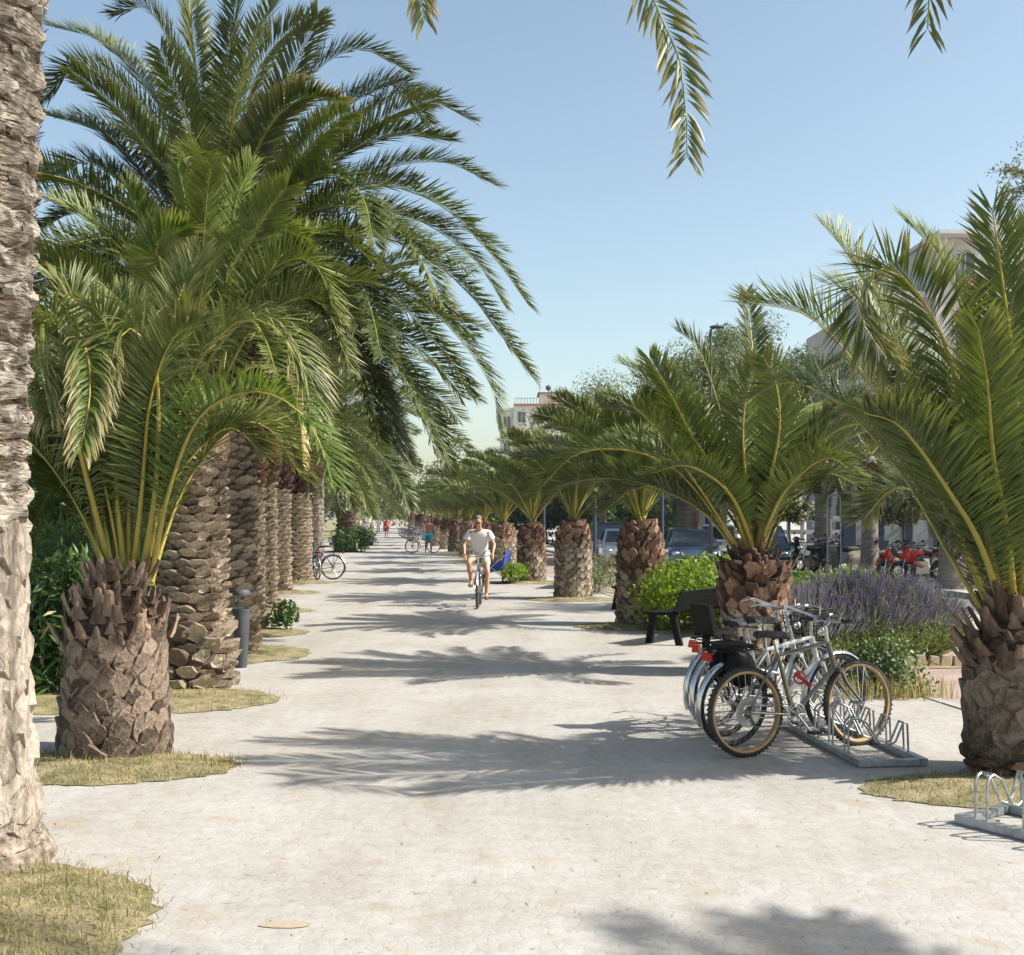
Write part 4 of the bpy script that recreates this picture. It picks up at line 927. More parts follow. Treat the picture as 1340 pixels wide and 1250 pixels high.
def tree(name, label, x, y, H, cr, n, size, m, seed, trunk_h=None, tr=.12, group=None, lumps=16, aspect=.5, flower=None, squash=1.0, bark='bark', dens=.5, fluff=1.0):
    t = thing(name, label, 'tree', (x, y, 0), 0, group); rg = random.Random(seed); th = trunk_h or H * .35
    b = MB(); pts = [(0, 0, -.05)]; px_, py_ = 0, 0
    for i in range(1, 5): px_ += rg.uniform(-.06, .06) * H * .2; py_ += rg.uniform(-.06, .06) * H * .2; pts.append((px_, py_, th * i / 4))
    b.tube(pts, [tr * 1.3, tr, tr * .9, tr * .8, tr * .7], 9)
    cz = (H + th) / 2; rz = (H - th) / 2 * 1.15; ends = []
    for i in range(11):
        a = i * 2.4 + rg.uniform(-.3, .3); e = rg.uniform(.25, 1.3); L = rg.uniform(.6, .95)
        d = np.array([math.cos(a) * math.cos(e) * cr, math.sin(a) * math.cos(e) * cr, (math.sin(e) * 1.7 - .15) * rz * .62]) * L; s = np.array([px_, py_, th * .92])
        mid = s + d * .5 + np.array([0, 0, .12 * rz]); b.tube([s, mid, s + d * 1.25], [tr * .45, tr * .25, tr * .07], 6); ends += [mid, s + d, s + d * 1.2]
    b.build('trunk', M[bark], t)
    rs = np.random.default_rng(seed); C = []; Nn = []; k = lumps
    cl = np.array([[rs.normal(0, .42) * cr, rs.normal(0, .42) * cr, cz + rs.normal(0, .38) * rz * squash] for _ in range(k)] + [e for e in ends])
    cs = rs.uniform(.16, .34, len(cl)) * cr * fluff; ii = rs.integers(0, len(cl), n); d = unit(rs.normal(0, 1, (n, 3)))
    P = cl[ii] + d * (cs[ii] * (rs.random(n) ** dens))[:, None] * np.array([1, 1, .75])
    leaf_cloud(P, d + np.array([0, 0, .5]), size, m, 'crown', t, aspect, .7)
    if flower is not None:
        j = rs.integers(0, n, n // 14); leaf_cloud(P[j] + d[j] * .04, d[j], size * .9, flower, 'blossom', t, .9, .7)
    return t
# grey-green trees behind the right-hand palms
tree('tamarisk_tree', 'grey-green feathery tree rising behind the right-row palm by the bench', 6.9, 43, 9.2, 3.4, 56000, .19, M['tree_grey'], 1, 3.0, .2, 'feathery trees behind the right palms', 44, .25, fluff=1.15)
tree('tamarisk_tree', 'grey-green feathery tree behind the palm by the bicycles, crown left of the street lamp', 10.2, 46, 9.4, 3.5, 56000, .19, M['tree_grey'], 2, 3.0, .2, 'feathery trees behind the right palms', 44, .25, fluff=1.15)
tree('tamarisk_tree', 'lower grey-green tree farther left, its top just left of the other feathery trees', 4.2, 52, 8.2, 2.7, 26000, .22, M['tree_grey'], 3, 3.0, .2, 'feathery trees behind the right palms', 24, .25, fluff=1.45)
tree('tamarisk_tree', 'feathery grey-green tree half hidden by the tall fronds right of the bicycles', 13.6, 47, 8.3, 3.0, 18000, .18, M['tree_grey'], 4, 3.0, .2, 'feathery trees behind the right palms', 24, .25, fluff=1.45)
tree('young_tree', 'small round-crowned street tree with pinkish blossom above the red motorcycles', 12.15, 35.6, 3.35, 1.05, 5200, .12, M['tree_green'], 5, 1.55, .06, None, 9, .42, M['tree_pink'], 1.0, 'bark')
tree('young_tree', 'small street tree with green and reddish crown left of the blue post', 9.7, 40, 3.2, 1.1, 4000, .13, M['tree_green'], 6, 1.7, .05, None, 8, .42, M['tree_pink'])
t = thing('tall_tree', 'sparse tall tree with drooping feathery branches at the top right edge', 'tree', (12.7, 21.6, 0)); rgt = random.Random(5); bt = MB(); LC = []; LN_ = []
def limb(p, d, L, r, lv):
    pts = [p]; dd = d.copy(); k = 5
    for i in range(k):
        dd = (dd + Vector((rgt.gauss(0, .13), rgt.gauss(0, .13), rgt.gauss(0, .08) - (.10 if lv >= 2 else 0)))).normalized(); pts.append(pts[-1] + dd * L / k)
    bt.tube(pts, [r * (1 - .14 * i) for i in range(k + 1)], 6 if lv < 2 else 4, cap=False)
    if lv >= 3:
        for q in pts[1:]:
            for _ in range(6): LC.append(q + Vector((rgt.gauss(0, .045), rgt.gauss(0, .045), rgt.gauss(0, .045)))); LN_.append((rgt.gauss(0, 1), rgt.gauss(0, 1), .6))
        return
    for i in range(1 if lv else 2, k + 1):
        for _ in range(2):
            nd = (dd + Vector((rgt.gauss(0, .75), rgt.gauss(0, .75), rgt.gauss(.1 if lv < 2 else -.15, .45)))).normalized(); limb(pts[i], nd, L * rgt.uniform(.45, .62), r * .45, lv + 1)
limb(Vector((0, 0, 4.4)), Vector((-.22, 0, 1)), 3.3, .11, 0); limb(Vector((0, 0, 4.4)), Vector((.3, .2, 1)), 3.0, .11, 0); limb(Vector((0, 0, 3.8)), Vector((-.5, -.1, .9)), 2.1, .08, 0)
bt.tube([(0, 0, -.05), (.05, 0, 1.5), (0, 0, 3.0), (0, 0, 4.4)], [.24, .19, .16, .13], 9); bt.build('trunk', M['bark'], t); leaf_cloud(LC, LN_, .11, M['tree_grey'], 'crown', t, .28, .7)
# background woods
for i, (x, y, H, cr, lab) in enumerate([(-13, 30, 6.5, 3.6, 'dark leafy tree behind the hedge, seen between the two nearest left palms'), (-17, 42, 7.5, 4.0, 'dark leafy tree behind the left hedge, left of the huge palm crown'),
        (-10.5, 36, 5.2, 2.8, 'dark leafy tree close behind the left-row trunks'), (-14, 56, 6.5, 3.6, 'leafy tree behind the left-row palms near the low shrub'),
        (-17.5, 74, 7, 4, 'leafy tree beyond the low shrub on the left'), (-9, 26, 4.4, 2.2, 'leafy tree close to the hedge behind the thick ridged palm'), (-20.5, 92, 7.5, 4.5, 'far leafy tree on the left behind the walkers')]):
    tree('leafy_tree', lab, x, y, H, cr, 9000, .3, M['tree_green'], 30 + i, H * .2, .2, 'leafy trees behind the left row', 24, .5, fluff=1.4)
for i, (x, y, H, cr, lab) in enumerate([(2.2, 78, 6.2, 3.6, 'leafy tree below the far cream building'), (-2.5, 92, 6.4, 3.8, 'leafy tree left of the far cream building'), (-6.0, 118, 8.5, 4.6, 'far leafy tree right of where the path ends'),
        (-14.6, 132, 9.5, 5.2, 'far leafy tree closing the path, right one of two'), (-22.5, 128, 9.5, 5.2, 'far leafy tree closing the path, left one of two'), (6.5, 66, 5.5, 3.2, 'leafy tree behind the parked cars'), (-30, 124, 11, 6, 'far leafy tree left of the ones closing the path')]):
    tree('leafy_tree', lab, x, y, H, cr, 7000, .42, M['tree_grey'] if i in (3, 4, 2) else M['tree_green'], 50 + i, H * .15, .22, 'leafy trees beyond the promenade', 24, .55, fluff=1.5)

for i, (x, y, H, cr, lab) in enumerate([(17.6, 36.5, 7.5, 3.2, 'leafy tree added for shade behind the panel fence, right of the red motorcycles'), (20.5, 44.5, 8.5, 3.8, 'leafy tree added for shade behind the low pale house garden'), (15.2, 30.5, 6.5, 2.8, 'leafy tree added for shade behind the pale-trunked street palm, hidden by the nearest fronds')]):
    tree('leafy_tree', lab, x, y, H, cr, 16000, .2, M['tree_green'], 70 + i, H * .3, .2, 'leafy trees added to shade the far side of the road', 26, .5, fluff=1.4)  # trees added to cast shade over the parked vehicles
# dark palms along the far side of the road, fronds in their own shade
fb = [base_mesh(.10, .11, .03, M['bark_grey'], 300 + i, low=.5) for i in range(3)]
for i, (x, y, h, r, sc_, lab) in enumerate([(10.55, 33.8, 3.35, .24, .85, 'dark street palm over the scooters, right of the blue post'), (10.35, 38.2, 3.5, .26, .8, 'dark street palm over the scooters, left of the blue post'),
        (10.9, 28.4, 3.0, .29, .8, 'street palm with a pale flared trunk right of the red motorcycles'), (7.0, 46.5, 3.4, .30, .8, 'dark street palm beside the dark blue parked car')]):
    t = thing('palm_tree', lab, 'palm tree', (x, y, 0)); pr = [(0, r * 1.45), (.25, r * 1.2), (1.2, r), (h - .6, r * .92), (h - .3, r * 1.3), (h, r * .9), (h + .2, r * .5)]
    trunk_core(t, pr, M['bark_grey'], n=16, bumpy=.02)
    scales(t, pr, h - .9, h + .05, .12, 9, sr, join=True, seed=i + 400)
    crown(t, h + .1, 'mature_mid', 30, sc_ * .78, .14, seed=500 + i, emin=-40)

# ------------------------------------------------------------ bicycles
def wheel(root, x, z, r, tyre_r=.022, wall=None, spokes=28, name='wheel', y=0):
    w = MB(); w.torus((x, y, z), r - .028, .011, n=36, m=6, flat=1.1); o = w.build(name, M['alloy'], root)
    b = MB(); b.torus((x, y, z), r - tyre_r, tyre_r, n=40, m=8)
    if wall:
        b.torus((x, y - tyre_r * .55, z), r - tyre_r * 1.75, tyre_r * .62, n=40, m=5, mi=1); b.torus((x, y + tyre_r * .55, z), r - tyre_r * 1.75, tyre_r * .62, n=40, m=5, mi=1)
        for k in range(56):
            a = 2 * math.pi * k / 56; b.box((x + math.cos(a) * (r - .001), y, z + math.sin(a) * (r - .001)), (.008, tyre_r * 1.5, .014), Matrix.Rotation(-a, 3, 'Y'))
    b.build('tyre', [M['black'], M['tan_wall']] if wall else M['black'], o)
    s = MB()
    for k in range(spokes):
        a = 2 * math.pi * k / spokes; a2 = a + (.5 if k % 2 else -.5); yy = .03 if k % 4 < 2 else -.03
        s.tube([(x + .02 * math.cos(a2), y + yy, z + .02 * math.sin(a2)), (x + (r - .03) * math.cos(a), y, z + (r - .03) * math.sin(a))], .0014, 3, cap=False)
    s.build('spokes', M['chrome'], o)
    h = MB(); h.tube([(x, y - .045, z), (x, y + .045, z)], .018, 8); h.build('hub', M['alloy'], o)
    return o
def arc(x, z, r, a0, a1, n=14, y=0): return [(x + r * math.cos(R(a0 + (a1 - a0) * i / n)), y, z + r * math.sin(R(a0 + (a1 - a0) * i / n))) for i in range(n + 1)]
def bicycle(label, loc, rz, frame='frame_grey', style='city', r=.34, wall=False, group=None, basket=False, guards=True, rack_=True, light=True, child=False, cat='bicycle', bars='flat', saddle_h=.93, lean=0.0, detail=True):
    t = thing('bicycle', label, cat, loc, rz, group); t.rotation_euler = (lean, 0, rz); fm = M[frame]; W = 1.06
    wheel(t, 0, r, r, wall=wall, spokes=28 if detail else 12, name='rear_wheel'); wheel(t, W, r, r, wall=wall, spokes=28 if detail else 12, name='front_wheel')
    bb = (.43, 0, .29); sc_ = (.30, 0, .76); hd0 = (W - .22, 0, .62); hd1 = (W - .285, 0, .82 if style != 'step' else .86); f = MB()
    f.tube([bb, sc_], .016, 8)
    if style == 'step': f.tube([bb, (.62, 0, .36), hd0], .018, 8); f.tube([(.36, 0, .52), (.62, 0, .47), hd1], .014, 8)
    else: f.tube([bb, hd0], .019, 8); f.tube([(sc_[0], 0, sc_[2] - .02), hd1], .016, 8)
    f.tube([hd0, hd1], .021, 8)
    for s in (-1, 1):
        f.tube([(bb[0] - .02, s * .03, bb[2]), (0, s * .062, r)], .009, 6); f.tube([(sc_[0], s * .012, sc_[2] - .04), (.12, s * .045, .54), (0, s * .062, r)], .008, 6)
    f.build('frame', fm, t)
    k = MB(); k.tube([(W - .215, 0, .63), (W - .195, 0, .585)], .02, 8)
    for s in (-1, 1): k.tube([(W - .2, s * .05, .60), (W - .15, s * .055, .5), (W - .02, s * .058, r + .02), (W, s * .058, r)], [.014, .013, .01, .008], 7)
    k.box((W - .2, 0, .605), (.04, .12, .035)); k.build('fork', M['alloy'] if frame == 'frame_white' else fm, t)
    hb = MB(); top = (W - .305, 0, .95); hb.tube([hd1, top], .014, 8); hb.tube([top, (W - .26, 0, .985)], .016, 8)
    if bars == 'flat': P = [(W - .30, -.29, .995), (W - .265, -.12, .985), (W - .26, 0, .985), (W - .265, .12, .985), (W - .30, .29, .995)]
    else: P = [(W - .47, -.27, 1.02), (W - .33, -.26, 1.04), (W - .25, -.12, 1.0), (W - .26, 0, .985), (W - .25, .12, 1.0), (W - .33, .26, 1.04), (W - .47, .27, 1.02)]
    hb.tube(P, .0115, 7); h_ = hb.build('handlebar', M['chrome'], t)
    for s in (0, -1):
        g = MB(); a, b_ = Vector(P[s]), Vector(P[1] if s == 0 else P[-2]); g.tube([a, a + (b_ - a) * .75 if bars != 'flat' else a + (b_ - a) * .7], .016, 8); g.build('grip', M['black'], h_)
    lv = MB()
    for s in (-1, 1):
        q = Vector(P[1] if s < 0 else P[-2]); lv.tube([q, q + Vector((.05, s * .05, -.012)), q + Vector((.04, s * .13, -.03))], .005, 5)
        lv.tube([q, q + Vector((.10, -s * .04, -.03)), q + Vector((.12, -s * .1, -.2)), (W - .2, s * .02, .62)], .003, 4, mi=1, cap=False)
    if bars != 'flat': lv.tube([(W - .3, -.1, 1.0), (W - .3, -.1, 1.09)], .006, 5)
    lv.build('brake_lever', [M['alloy'], M['black']], t)
    s_ = MB(); s_.tube([sc_, (.27, 0, saddle_h - .04)], .0135, 8); s_.build('seat_post', M['chrome'], t)
    s_ = MB(); V = []
    prof = [(-.15, .005, 0), (-.13, .075, .012), (-.06, .085, .014), (.02, .05, .004), (.10, .025, 0), (.15, .012, -.012), (.155, .003, -.015)]
    for (x, w_, z) in prof:
        for (a, c) in ((-1, -.02), (-.8, .012), (0, .022), (.8, .012), (1, -.02), (0, -.035)): V.append((.26 + x, a * w_, saddle_h + z + c))
    F = [(i * 6 + j, i * 6 + (j + 1) % 6, (i + 1) * 6 + (j + 1) % 6, (i + 1) * 6 + j) for i in range(6) for j in range(6)]
    s_.add(V, F); s_.build('saddle', M['black'], t)
    c = MB(); c.torus((bb[0], -.045, bb[2]), .085, .006, n=24, m=4, flat=.5); c.torus((bb[0], -.04, bb[2]), .06, .005, n=20, m=4, flat=.5); c.tube([(bb[0], -.06, bb[2]), (bb[0], .06, bb[2])], .02, 8)
    ca = .9; cd = Vector((math.cos(ca), 0, -math.sin(ca))) * .17
    for s in (-1, 1): c.tube([Vector(bb) + Vector((0, s * .06, 0)), Vector(bb) + Vector((0, s * .075, 0)) + cd * -s], .010, 6)
    for j in range(5): a = j * 1.2566; c.tube([(bb[0], -.045, bb[2]), (bb[0] + .085 * math.cos(a), -.045, bb[2] + .085 * math.sin(a))], .006, 4)
    c.build('crankset', M['alloy'], t)
    for s in (-1, 1): q = Vector(bb) + Vector((0, s * .12, 0)) + cd * -s; p = MB(); p.box(q, (.08, .08, .02)); p.build('pedal', M['black'], t)
    ch = MB(); ch.tube([(bb[0], -.045, bb[2] + .085), (0, -.045, r + .035)], .004, 4); ch.tube([(bb[0], -.045, bb[2] - .085), (.05, -.045, r - .11), (.01, -.045, r - .03)], .004, 4)
    for q, rr_ in ((.045, -.05), (.035, -.045), (.026, -.04)): ch.torus((0, rr_, r), q, .004, n=18, m=4)
    ch.tube([(0, -.05, r - .02), (.03, -.05, r - .07), (.05, -.05, r - .12)], .010, 5); ch.build('chain', M['frame_grey'], t)
    if wall: c = MB(); c.lathe([(.055, -.002), (.06, .0), (.11, .001), (.112, -.002)], 24); o = c.build('spoke_guard', M['silver'], t); o.rotation_euler = (R(90), 0, 0); o.location = (0, -.035, r)
    if guards:
        for x, a0, a1, nm in ((0, 15, 205, 'rear_mudguard'), (W, 20, 190, 'front_mudguard')):
            g = MB(); P = arc(x, r, r + .022, a0, a1); V = []
            for q in P:
                d = Vector((q[0] - x, 0, q[2] - r)).normalized()
                for (yy, dd) in ((-.03, -.012), (-.018, .004), (0, .009), (.018, .004), (.03, -.012)): V.append((q[0] + d.x * dd, yy, q[2] + d.z * dd))
            g.add(V, [(i * 5 + j, i * 5 + j + 1, (i + 1) * 5 + j + 1, (i + 1) * 5 + j) for i in range(len(P) - 1) for j in range(4)])
            g.tube([(x, -.05, r), P[-3]], .003, 4); g.tube([(x, .05, r), P[-3]], .003, 4); g.build(nm, M['chrome'] if frame != 'frame_grey' else M['silver'], t)
    if rack_:
        g = MB(); z = r * 2 + .09
        for s in (-1, 1): g.tube([(.24, s * .02, z - .02), (.16, s * .06, z), (-.24, s * .065, z), (-.26, s * .04, z)], .006, 5); g.tube([(-.02, s * .06, z), (0, s * .07, r)], .005, 5); g.tube([(-.2, s * .06, z), (0, s * .07, r)], .005, 5)
        for x in (.1, -.02, -.13, -.24): g.tube([(x, -.065, z), (x, .065, z)], .005, 5)
        g.build('luggage_rack', M['black_paint'], t)
    if light:
        g = MB(); g.box((-.275 if rack_ else -.3, 0, r * 2 + .05), (.04, .085, .06), taper=.8); g.build('rear_light', M['red'], t)
        g = MB(); g.ball((W - .18, 0, .86), (.035, .035, .035)); g.build('front_light', M['chrome'], t)
    if basket:
        g = MB(); x0, x1, z0, z1 = W - .22, W + .08, .74, .99
        for j in range(9):
            q = j / 8; y = -.17 + .34 * q; yb = y * .82
            for x, xb in ((x0, x0 + .03), (x1, x1 - .03)): g.tube([(xb, yb, z0), (x, y, z1)], .0028, 4)
            g.tube([(x0 + .03, yb, z0), (x1 - .03, yb, z0)], .0028, 4)
        for j in range(9):
            q = j / 8; x = x0 + (x1 - x0) * q
            for s in (-1, 1): g.tube([(x0 + .03 + (x1 - x0 - .06) * q, s * .14, z0), (x, s * .17, z1)], .0028, 4)
        for q in np.linspace(0, 1, 6):
            z = z0 + (z1 - z0) * q; e = .03 * (1 - q); yy = .14 + .03 * q
            g.tube([(x0 + e, -yy, z), (x1 - e, -yy, z), (x1 - e, yy, z), (x0 + e, yy, z)], .003 if q < 1 else .006, 4, closed=True)
        g.build('basket', M['black_paint'], t)
    if child:
        g = MB(); g.add([(-.15, -.11, .80), (.10, -.11, .80), (.10, .11, .80), (-.15, .11, .80), (-.22, -.11, 1.06), (-.17, -.11, 1.06), (-.17, .11, 1.06), (-.22, .11, 1.06), (-.1, -.10, .84), (.1, -.10, .84), (.1, .10, .84), (-.1, .10, .84)],
            [(0, 3, 2, 1), (0, 1, 9, 8), (2, 3, 11, 10), (8, 9, 10, 11), (1, 2, 10, 9), (0, 4, 7, 3), (4, 5, 6, 7), (0, 8, 5, 4), (3, 7, 6, 11), (8, 11, 6, 5)])
        g.box((0, -.12, .68), (.08, .02, .26)); g.box((0, .12, .68), (.08, .02, .26)); g.build('child_seat', M['black_paint'], t, smooth=False)
    return t
RZ = R(-14)
def rack_pos(px, Z, ang=0): return ((px - 670) * Z / 1500, Z, 0)
bicycle('gunmetal mountain bicycle with tan-walled knobbly tyres, nearest of the bicycles in the rack', (1.75, 8.55, 0), R(24), 'frame_grey', 'diamond', .335, True, guards=False, rack_=False, light=False, bars='flat', lean=R(-2), saddle_h=.90)
bicycle('white-framed city bicycle with black bag on its rack, second from the front in the rack', (1.72, 8.95, 0), R(28), 'frame_white', 'diamond', .335, group='city bicycles in the rack', bars='swept', lean=R(3), saddle_h=.98)
bicycle('chrome-guarded city bicycle with black wire basket, third from the front in the rack', (1.74, 9.35, 0), R(33), 'silver', 'step', .34, group='city bicycles in the rack', basket=True, bars='swept', lean=R(-3), saddle_h=.9)
bicycle('city bicycle with a black child seat, farthest back in the rack', (1.72, 9.75, 0), R(36), 'black_paint', 'step', .34, group='city bicycles in the rack', child=True, bars='swept', lean=R(2), saddle_h=.88)
# soft bag on the second bicycle and things clipped to the frames
t = thing('pannier_bag', 'black cloth bag hanging over the rear wheel of the white-framed bicycle', 'bag', (1.72, 8.95, 0)); t.rotation_euler = (0, 0, R(28))
b = MB()
for s in (-1, 1): b.ball((.0, s * .1, .62), (.15, .055, .15), Matrix.Rotation(s * .1, 3, 'X'))
b.box((.0, 0, .785), (.26, .2, .03)); b.build('bag', M['black_paint'], t)
t = thing('bicycle_lock', 'red lock clipped to the frame between the two front bicycles', 'bicycle lock', (2.28, 9.0, 0)); b = MB(); b.tube([(-.06, 0, .56), (.0, -.02, .52), (.06, 0, .46)], .017, 7); b.torus((-.02, 0, .53), .045, .008); b.build('lock_body', M['red'], t)
t = thing('bicycle_pump', 'yellow pump on the seat tube of the front bicycle', 'bicycle pump', (2.10, 8.70, 0)); b = MB(); b.tube([(.02, .04, .42), (-.03, .04, .62)], .011, 7); b.build('pump_body', M['yellow'], t)

def bike_rack(label, loc, rz, n, L=None):
    t = thing('bicycle_rack', label, 'bicycle rack', loc, rz); p = .30; L = n * p + .15
    for s in (0, 1):
        b = MB(); b.box((0, s * .42, .03), (.045 if s == 0 else .04, .04, .045)); b.v = []; b.f = []; b.m = []
        b.box((L / 2, s * .46, .03), (L, .055, .05)); b.build('base_rail', M['galv'], t, smooth=False)
    for x in (0.03, L - .03): b = MB(); b.box((x, .23, .0285), (.055, .40, .044)); b.build('end_bar', M['galv'], t, smooth=False)
    for i in range(n):
        x0 = .12 + i * p
        for dx in (0, .075):
            hi = .36 if i % 2 else .30
            b = MB(); b.tube([(x0 + dx, .0, .05), (x0 + dx, 0, hi - .03), (x0 + dx, .025, hi), (x0 + dx, .06, hi + .01), (x0 + dx, .14, hi - .03), (x0 + dx, .24, .12), (x0 + dx, .3, .10), (x0 + dx, .36, .13), (x0 + dx, .42, .27), (x0 + dx, .45, .26), (x0 + dx, .46, .05)], .0085, 7); b.build('hoop', M['galv'], t)
        b = MB(); b.tube([(x0, .06, hi + .01), (x0 + .075, .06, hi + .01)], .008, 6); b.tube([(x0, .42, .27), (x0 + .075, .42, .27)], .008, 6); b.build('cross_bar', M['galv'], t)
    return t
bike_rack('galvanised bicycle rack holding the parked bicycles, its empty end toward the camera', (2.33, 9.82, 0), R(-84), 5)
bike_rack('empty galvanised bicycle rack cut off by the lower right edge', (2.61, 6.72, 0), R(-56), 4)

# bicycles elsewhere
bicycle('dark bicycle parked side-on by the left palm trunks, yellow-edged rear mudguard toward the path', (-5.05, 32.3, 0), R(178), 'frame_blue', 'diamond', .35, group='bicycles by the left palms', lean=R(4), bars='swept')
bicycle('green-framed bicycle leaning beside the side-on one at the left palm trunks', (-5.45, 32.1, 0), R(118), 'frame_green', 'step', .34, group='bicycles by the left palms', lean=R(-4), bars='swept')
bicycle('silver bicycle closest to the left palm trunk, behind the green-framed one', (-5.62, 32.7, 0), R(110), 'silver', 'step', .34, group='bicycles by the left palms', lean=R(3), bars='swept')
far0 = None; spots = [(-6.6, 77), (-6.95, 79.5), (-7.2, 82), (-7.6, 84.5), (-7.9, 87), (-8.3, 90), (-8.7, 93), (-9.1, 96), (-9.5, 99)]
ordn = ['nearest', 'second', 'third', 'fourth', 'fifth', 'sixth', 'seventh', 'eighth', 'farthest']
for i, (x, y) in enumerate(spots):
    lab = f'{ordn[i]} bicycle of the long distant row under the right palms'
    if far0 is None: far0 = bicycle(lab, (x, y, 0), R(12), 'silver', 'step', .34, group='distant row of parked bicycles', detail=False, basket=False)
    else: dup(far0, (x, y, 0), R(12 + random.uniform(-12, 12)), lab)
bicycle('dark bicycle standing beside the walker in turquoise shorts', (-4.75, 54.5, 0), R(20), 'black_paint', 'step', .34, detail=False)

# ------------------------------------------------------------ benches, bin
def bench(label, loc, rz, back=True):
    t = thing('park_bench', label, 'bench', loc, rz); L = 1.7
    for i in range(4): b = MB(); b.box((0, .05 + i * .115, .44 + .004 * i), (L, .095, .03)); b.build('seat_slat', M['black_paint'], t, smooth=False)
    if back:
        for i in range(4): b = MB(); b.box((0, .52 + i * .028, .51 + i * .073), (L, .025, .065), Matrix.Rotation(-.3, 3, 'X')); b.build('back_slat', M['black_paint'], t, smooth=False)
    for s in (-1, 1):
        b = MB(); x = s * (L / 2 - .15)
        b.prism([(0, .40), (.5, .42), (.60, .77), (.56, .78), (.47, .47), (.12, .45), (0, .44)] if back else [(0, .40), (.45, .40), (.45, .43), (0, .43)], x - .03, x + .03)
        b.prism([(.05, .42), (.14, .42), (.07, .0), (-.03, .0)], x - .028, x + .028); b.prism([(.36, .42), (.45, .42), (.56, .0), (.46, .0)], x - .028, x + .028)
        o = b.build('bench_leg', M['black_paint'], t, smooth=False)
        for v in o.data.vertices: v.co = (v.co.y, v.co.x, v.co.z)
        o.data.flip_normals()
    return t
bench('black slatted bench in the shade between the bicycles and the pale barrel-trunk palm', (2.35, 16.75, 0), R(-128))
bench('black bench showing one slanting leg left of the pale barrel-trunk palm', (2.2, 22.6, 0), R(-112))
bench('black bench half hidden beside the flared-trunk palm, farther than the other two', (1.25, 29.0, 0), R(-105))
t = thing('litter_bin', 'grey cylindrical litter bin on the path edge beside the second left trunk', 'litter bin', (-3.21, 13.6, 0))
b = MB(); b.lathe([(.062, 0), (.066, .02), (.10, .62), (.103, .66), (.106, .67), (.106, .70), (.098, .70), (.095, .66), (.06, .03)], 24); b.lathe([(0, .02), (.065, .02)], 24); b.build('body', M['grey_paint'], t)
b = MB(); b.lathe([(.0, .925), (.085, .925), (.103, .90), (.106, .885), (.106, .86), (.098, .86), (.09, .885), (0, .89)], 24); b.build('lid', M['grey_paint'], t)
for a in (.6, 2.2, 3.9, 5.3): b = MB(); b.tube([(.098 * math.cos(a), .098 * math.sin(a), .68), (.098 * math.cos(a), .098 * math.sin(a), .87)], .006, 5); b.build('strut', M['grey_paint'], t)
# ------------------------------------------------------------ people
def skin(name, joints, bones, m, parent, lvl=2, root='pelvis'):
    names = list(joints); idx = {k: i for i, k in enumerate(names)}
    me = bpy.data.meshes.new(name); me.from_pydata([joints[k][0] for k in names], [(idx[a], idx[b_]) for a, b_ in bones], [])
    me.materials.append(m); o = bpy.data.objects.new(name, me); col.objects.link(o); o.parent = parent
    md = o.modifiers.new('Skin', 'SKIN'); md.use_smooth_shade = True; md.branch_smoothing = .3
    if not me.skin_vertices: me.skin_vertices.new() if hasattr(me.skin_vertices, 'new') else None
    d = me.skin_vertices[0].data
    for k, i in idx.items():
        r = joints[k][1]; d[i].radius = r if hasattr(r, '__len__') else (r, r); d[i].use_root = (k == root)
    s = o.modifiers.new('Subdivision', 'SUBSURF'); s.levels = lvl; s.render_levels = lvl
    # bake to a plain mesh
    dg = bpy.context.evaluated_depsgraph_get(); ev = o.evaluated_get(dg); nm = bpy.data.meshes.new_from_object(ev)
    o.modifiers.clear(); o.data = nm; nm.polygons.foreach_set('use_smooth', [True] * len(nm.polygons))
    return o
